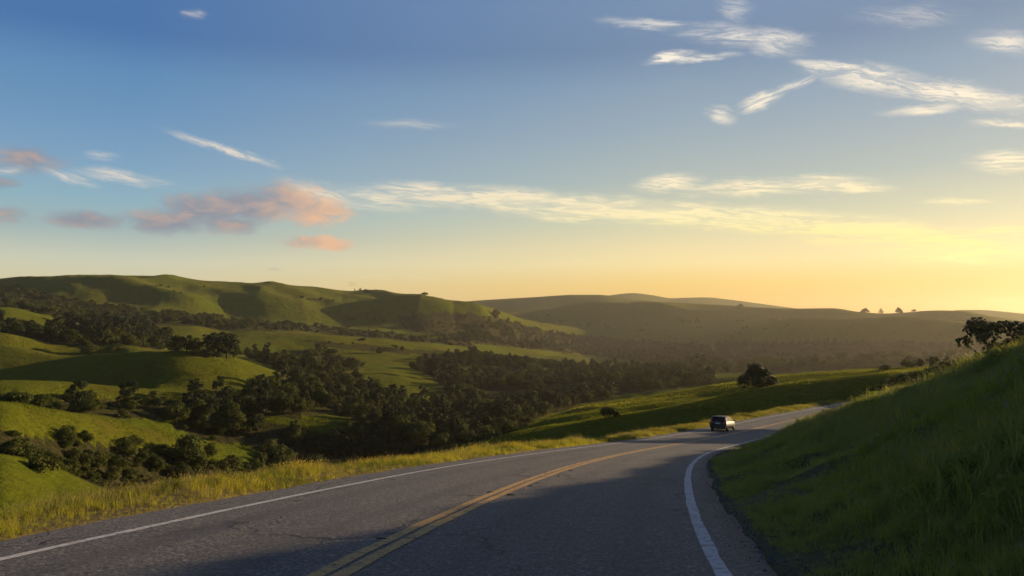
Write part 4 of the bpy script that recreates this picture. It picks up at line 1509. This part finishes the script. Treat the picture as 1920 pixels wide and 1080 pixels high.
M_twig = plain('twig_wood', (.13, .085, .05), .85)
M_chip = plain('pale_chip', (.36, .31, .26), .8)
for (px, py, lpx, ang, mt, nm, lab) in (
        (715, 1011, 19, .1, M_twig, 'twig', 'longest dark twig on the road left of the yellow line, nearest of all'),
        (918, 923, 12, .5, M_twig, 'twig', 'dark twig left of the double yellow line halfway along it'),
        (957, 929, 15, .2, M_twig, 'twig', 'dark twig with a pale end right of the double yellow line'),
        (966, 929.5, 5, .0, M_chip, 'wood_chip', 'pale chip at the end of the dark twig right of the yellow line'),
        (986, 917, 5, 1.0, M_chip, 'wood_chip', 'pale chip right of the yellow line a little beyond the twig'),
        (995, 912, 10, .3, M_twig, 'twig', 'small brown twig right of the yellow line beyond the chips'),
        (1007, 907, 8, .2, M_chip, 'wood_chip', 'flat pale chip right of the yellow line beyond the small brown twig'),
        (1047, 893, 7, .4, M_twig, 'twig', 'short twig right of the yellow line further up the road'),
        (1070, 883, 8, .3, M_twig, 'twig', 'farthest twig lying at the right edge of the yellow line'),
        (1023, 888, 6, .1, M_chip, 'wood_chip', 'small chip just left of the yellow line further up the road')):
    s0_, u0_, d0_ = road_under(px, py)
    L_ = lpx * d0_ / F
    c0 = road_pt(s0_, u0_)
    rad = max(.006, L_ * .085) * (1.5 if mt is M_chip else 1)
    v, f = tube([(-L_ / 2, 0, 0), (-L_ * .1, L_ * .05, .004), (L_ * .2, -L_ * .02, .003), (L_ / 2, L_ * .04, 0)], [rad * .6, rad, rad * .9, rad * .4], 6)
    o = mesh_obj(nm, v, f, mt)
    o.location = c0 + np.array([0, 0, rad * .8 + .002])
    o.rotation_euler = (0, 0, ang - .1)
    tag(o, lab, 'twig' if mt is M_twig else 'chip', 'litter by the yellow line')


# ------------------------------------------------------------------ the car
def build_car():
    M_body = plain('dark_car_paint', (.010, .0105, .012), .42, .0, .3, .15)
    M_trim = plain('black_trim', (.010, .010, .011), .6)
    M_glass, gn, gb = new_mat('car_glass')
    gb.inputs['Base Color'].default_value = (.012, .013, .015, 1)
    gb.inputs['Roughness'].default_value = .12
    gb.inputs['Specular IOR Level'].default_value = .3
    M_red = plain('tail_light_red', (.45, .012, .012), .25, 0, .5, .6, ((1, .05, .04), .12))
    M_plate = plain('plate', (.45, .45, .43), .5)
    M_tyre = plain('tyre_rubber', (.016, .016, .016), .85)
    M_rim = plain('alloy_rim', (.42, .42, .43), .3, .9)
    M_chrome = plain('badge_chrome', (.6, .6, .6), .25, 1.0)
    s_rear = 77.6
    sC = s_rear + 2.05
    P0 = road_pt(sC, -1.95)
    th = float(np.interp(sC, S_ALL, TH_S))
    sl = float(np.interp(sC, S_ALL, GR_S))
    bk_ = float(np.interp(sC, S_ALL, BK_S))
    root = empty('car', P0, 0)
    # x right, y forward, z up
    root.scale = (.95, .95, .95)
    root.rotation_euler = (math.atan(sl), -math.atan(bk_), -th)
    tag(root, 'dark hatchback seen from behind driving away on the left lane', 'car')

    # body: rings along the length  (y, half width low, half width belt, half width roof, z sill, z belt, z roof)
    st = [(-2.05, .72, .76, .60, .42, .86, .88), (-2.02, .80, .82, .66, .30, .93, .96), (-1.93, .84, .855, .66, .26, .96, 1.10), (-1.75, .86, .87, .65, .25, .97, 1.36),
          (-1.55, .865, .875, .645, .24, .965, 1.455), (-1.1, .87, .88, .64, .24, .955, 1.49), (-.5, .87, .88, .635, .24, .945, 1.50), (.1, .87, .88, .63, .24, .935, 1.475),
          (.5, .87, .88, .62, .24, .93, 1.39), (.85, .87, .875, .66, .24, .925, 1.18), (1.15, .86, .865, .74, .24, .915, .985), (1.55, .84, .84, .72, .25, .85, .90), (1.9, .77, .77, .64, .28, .72, .76), (2.05, .62, .64, .5, .40, .60, .62)]
    V, Fc = [], []
    for (y, wl, wb, wr, zs, zb, zr) in st:
        cr = min(.05, (zr - zb) * .5)
        prof = [(wl * .82, zs - .03), (wl, zs + .06), (wb * 1.0, (zs + zb) * .52), (wb * .985, zb - .03), (wb * .955, zb + .01), ((wb * .2 + wr * .8), zb + (zr - zb) * .72), (wr * .93, zr - cr * .5), (wr * .62, zr), (0, zr + .012)]
        ring = [(-a, z) for a, z in prof] + [(a, z) for a, z in prof[::-1][1:]]
        V += [(x, y, z) for x, z in ring]
    k = 17
    for i in range(len(st) - 1):
        for j in range(k - 1):
            Fc.append((i * k + j, (i + 1) * k + j, (i + 1) * k + j + 1, i * k + j + 1))
        Fc.append((i * k + k - 1, (i + 1) * k + k - 1, (i + 1) * k, i * k))
    Fc.append(tuple(range(k)))
    Fc.append(tuple((len(st) - 1) * k + j for j in range(k))[::-1])
    body = mesh_obj('body', V, Fc, M_body, root)

    def slab(name, pts, off, mat, parent=root, thick=.012):
        """a panel from an outline (list of 3-D points), pushed outward by OFF"""
        pts = np.array(pts, float)
        nn = np.cross(pts[1] - pts[0], pts[2] - pts[0])
        nn /= np.linalg.norm(nn)
        a = pts + nn * off
        b = a - nn * thick
        n_ = len(pts)
        f = [tuple(range(n_)), tuple(range(n_, 2 * n_))[::-1]] + [(i, i + n_, (i + 1) % n_ + n_, (i + 1) % n_) for i in range(n_)]
        return mesh_obj(name, np.concatenate([a, b]), f, mat, parent, False)

    # rear window, slanting hatch
    slab('rear_window', [(-.60, -1.995, 1.01), (.60, -1.995, 1.01), (.64, -1.90, 1.12), (.555, -1.70, 1.375), (-.555, -1.70, 1.375), (-.64, -1.90, 1.12)], .03, M_glass)
    slab('spoiler', [(-.60, -1.80, 1.445), (.60, -1.80, 1.445), (.58, -1.50, 1.49), (-.58, -1.50, 1.49)], .02, M_body, root, .03)
    wp = slab('wiper', [(-.30, -2.04, 1.035), (.12, -2.04, 1.03), (.12, -2.035, 1.05), (-.30, -2.035, 1.055)], .02, M_trim)
    slab('rear_bumper', [(-.80, -2.06, .34), (.80, -2.06, .34), (.82, -2.065, .62), (-.82, -2.065, .62)], .03, M_trim, root, .05)
    slab('number_plate', [(-.24, -2.055, .74), (.24, -2.055, .74), (.24, -2.05, .85), (-.24, -2.05, .85)], .035, M_plate)
    slab('badge', [(-.05, -2.05, .91), (.05, -2.05, .91), (.035, -2.045, .955), (-.035, -2.045, .955)], .035, M_chrome)
    for sx in (-1, 1):
        lo = [(sx * .845, -1.90, .80), (sx * .60, -2.045, .80), (sx * .58, -2.03, .93), (sx * .66, -1.99, 1.00), (sx * .845, -1.86, .985)]
        slab('tail_light', lo if sx < 0 else lo[::-1], .03, M_red)
        ws = [(sx * .845, -1.50, 1.0), (sx * .70, -1.35, 1.36), (sx * .69, -.62, 1.41), (sx * .845, -.60, .985)]
        slab('rear_side_window', ws if sx > 0 else ws[::-1], .014, M_glass)
        ws = [(sx * .845, -.52, .985), (sx * .69, -.54, 1.41), (sx * .68, .20, 1.37), (sx * .845, .80, .97)]
        slab('front_side_window', ws if sx > 0 else ws[::-1], .014, M_glass)
        for yy in (-.42, .62):
            slab('door_handle', [(sx * .872, yy - .1, .84), (sx * .872, yy - .1, .87), (sx * .872, yy + .06, .87), (sx * .872, yy + .06, .84)][::(1 if sx > 0 else -1)], .03 * (-1 if False else 1), M_body)
        # mirror
        bmm = bmesh.new()
        bmesh.ops.create_cube(bmm, size=1)
        bmesh.ops.scale(bmm, vec=(.20, .11, .14), verts=bmm.verts)
        bmesh.ops.bevel(bmm, geom=bmm.edges[:], offset=.03, segments=2, affect='EDGES')
        bmesh.ops.translate(bmm, vec=(sx * 1.0, .62, 1.02), verts=bmm.verts)
        me = bpy.data.meshes.new('wing_mirror')
        bmm.to_mesh(me)
        bmm.free()
        me.materials.append(M_body)
        o = bpy.data.objects.new('wing_mirror', me)
        C.objects.link(o)
        o.parent = root
    slab('windscreen', [(.60, .98, 1.06), (-.60, .98, 1.06), (-.58, .56, 1.36), (.58, .56, 1.36)], .03, M_glass)
    # wheels
    for sx in (-1, 1):
        for yy in (-1.28, 1.27):
            w = bpy.data.objects.new('wheel', None)
            C.objects.link(w)
            w.parent = root
            w.location = (sx * .77, yy, .315)
            prof = [(-.10, .20), (-.10, .285), (-.075, .312), (.075, .312), (.10, .285), (.10, .20)]
            n_ = 24
            V2, F2 = [], []
            for i in range(n_):
                a = 2 * math.pi * i / n_
                V2 += [(x, r * math.cos(a), r * math.sin(a)) for x, r in prof]
            m_ = len(prof)
            for i in range(n_):
                for j in range(m_):
                    F2.append((i * m_ + j, i * m_ + (j + 1) % m_, ((i + 1) % n_) * m_ + (j + 1) % m_, ((i + 1) % n_) * m_ + j))
            mesh_obj('tyre', V2, F2, M_tyre, w)
            V3, F3 = [], []
            for q in range(5):
                a = 2 * math.pi * q / 5
                c_, s_ = math.cos(a), math.sin(a)
                o_ = len(V3)
                for (r, hw) in ((.03, .03), (.20, .045)):
                    for e in (-1, 1):
                        V3 += [(sx * .085, r * c_ - e * hw * s_, r * s_ + e * hw * c_), (sx * .06, r * c_ - e * hw * s_, r * s_ + e * hw * c_)]
                F3 += [(o_, o_ + 2, o_ + 6, o_ + 4), (o_, o_ + 4, o_ + 5, o_ + 1), (o_ + 2, o_ + 3, o_ + 7, o_ + 6)]
            o_ = len(V3)
            for i in range(n_):
                a = 2 * math.pi * i / n_
                V3 += [(sx * .095, .215 * math.cos(a), .215 * math.sin(a)), (sx * .095, .185 * math.cos(a), .185 * math.sin(a)), (sx * .03, .185 * math.cos(a), .185 * math.sin(a)), (sx * .03, .0, .0)]
            for i in range(n_):
                i2 = (i + 1) % n_
                for j in range(3):
                    F3.append((o_ + i * 4 + j, o_ + i * 4 + j + 1, o_ + i2 * 4 + j + 1, o_ + i2 * 4 + j))
            mesh_obj('rim', V3, F3, M_rim, w, False)
    return root


build_car()

# ------------------------------------------------------------------ the air
HZ = bpy.data.materials.new('haze')
HZ.use_nodes = True
HZ.node_tree.nodes.remove(HZ.node_tree.nodes['Principled BSDF'])
hv = HZ.node_tree.nodes.new('ShaderNodeVolumePrincipled')
hv.inputs['Color'].default_value = (.95, .87, .76, 1)
hv.inputs['Density'].default_value = 5.0e-5
hv.inputs['Anisotropy'].default_value = .6
HZ.node_tree.links.new(hv.outputs[0], HZ.node_tree.nodes['Material Output'].inputs['Volume'])
zmax = float(Zt.max()) + 12
zmin = min(float(Zt.min()), float(Pn[..., 2].min())) - 1.0
X = 7300.
bmm = bmesh.new()
bmesh.ops.create_cube(bmm, size=1)
for v in bmm.verts:
    v.co = Vector((v.co.x * 2 * X, v.co.y * 2 * X, zmin if v.co.z < 0 else zmax))
me = bpy.data.meshes.new('haze')
bmm.to_mesh(me)
bmm.free()
me.materials.append(HZ)
haze = bpy.data.objects.new('haze', me)
C.objects.link(haze)
tag(haze, 'thin evening haze over the valley', None, None, 'stuff')
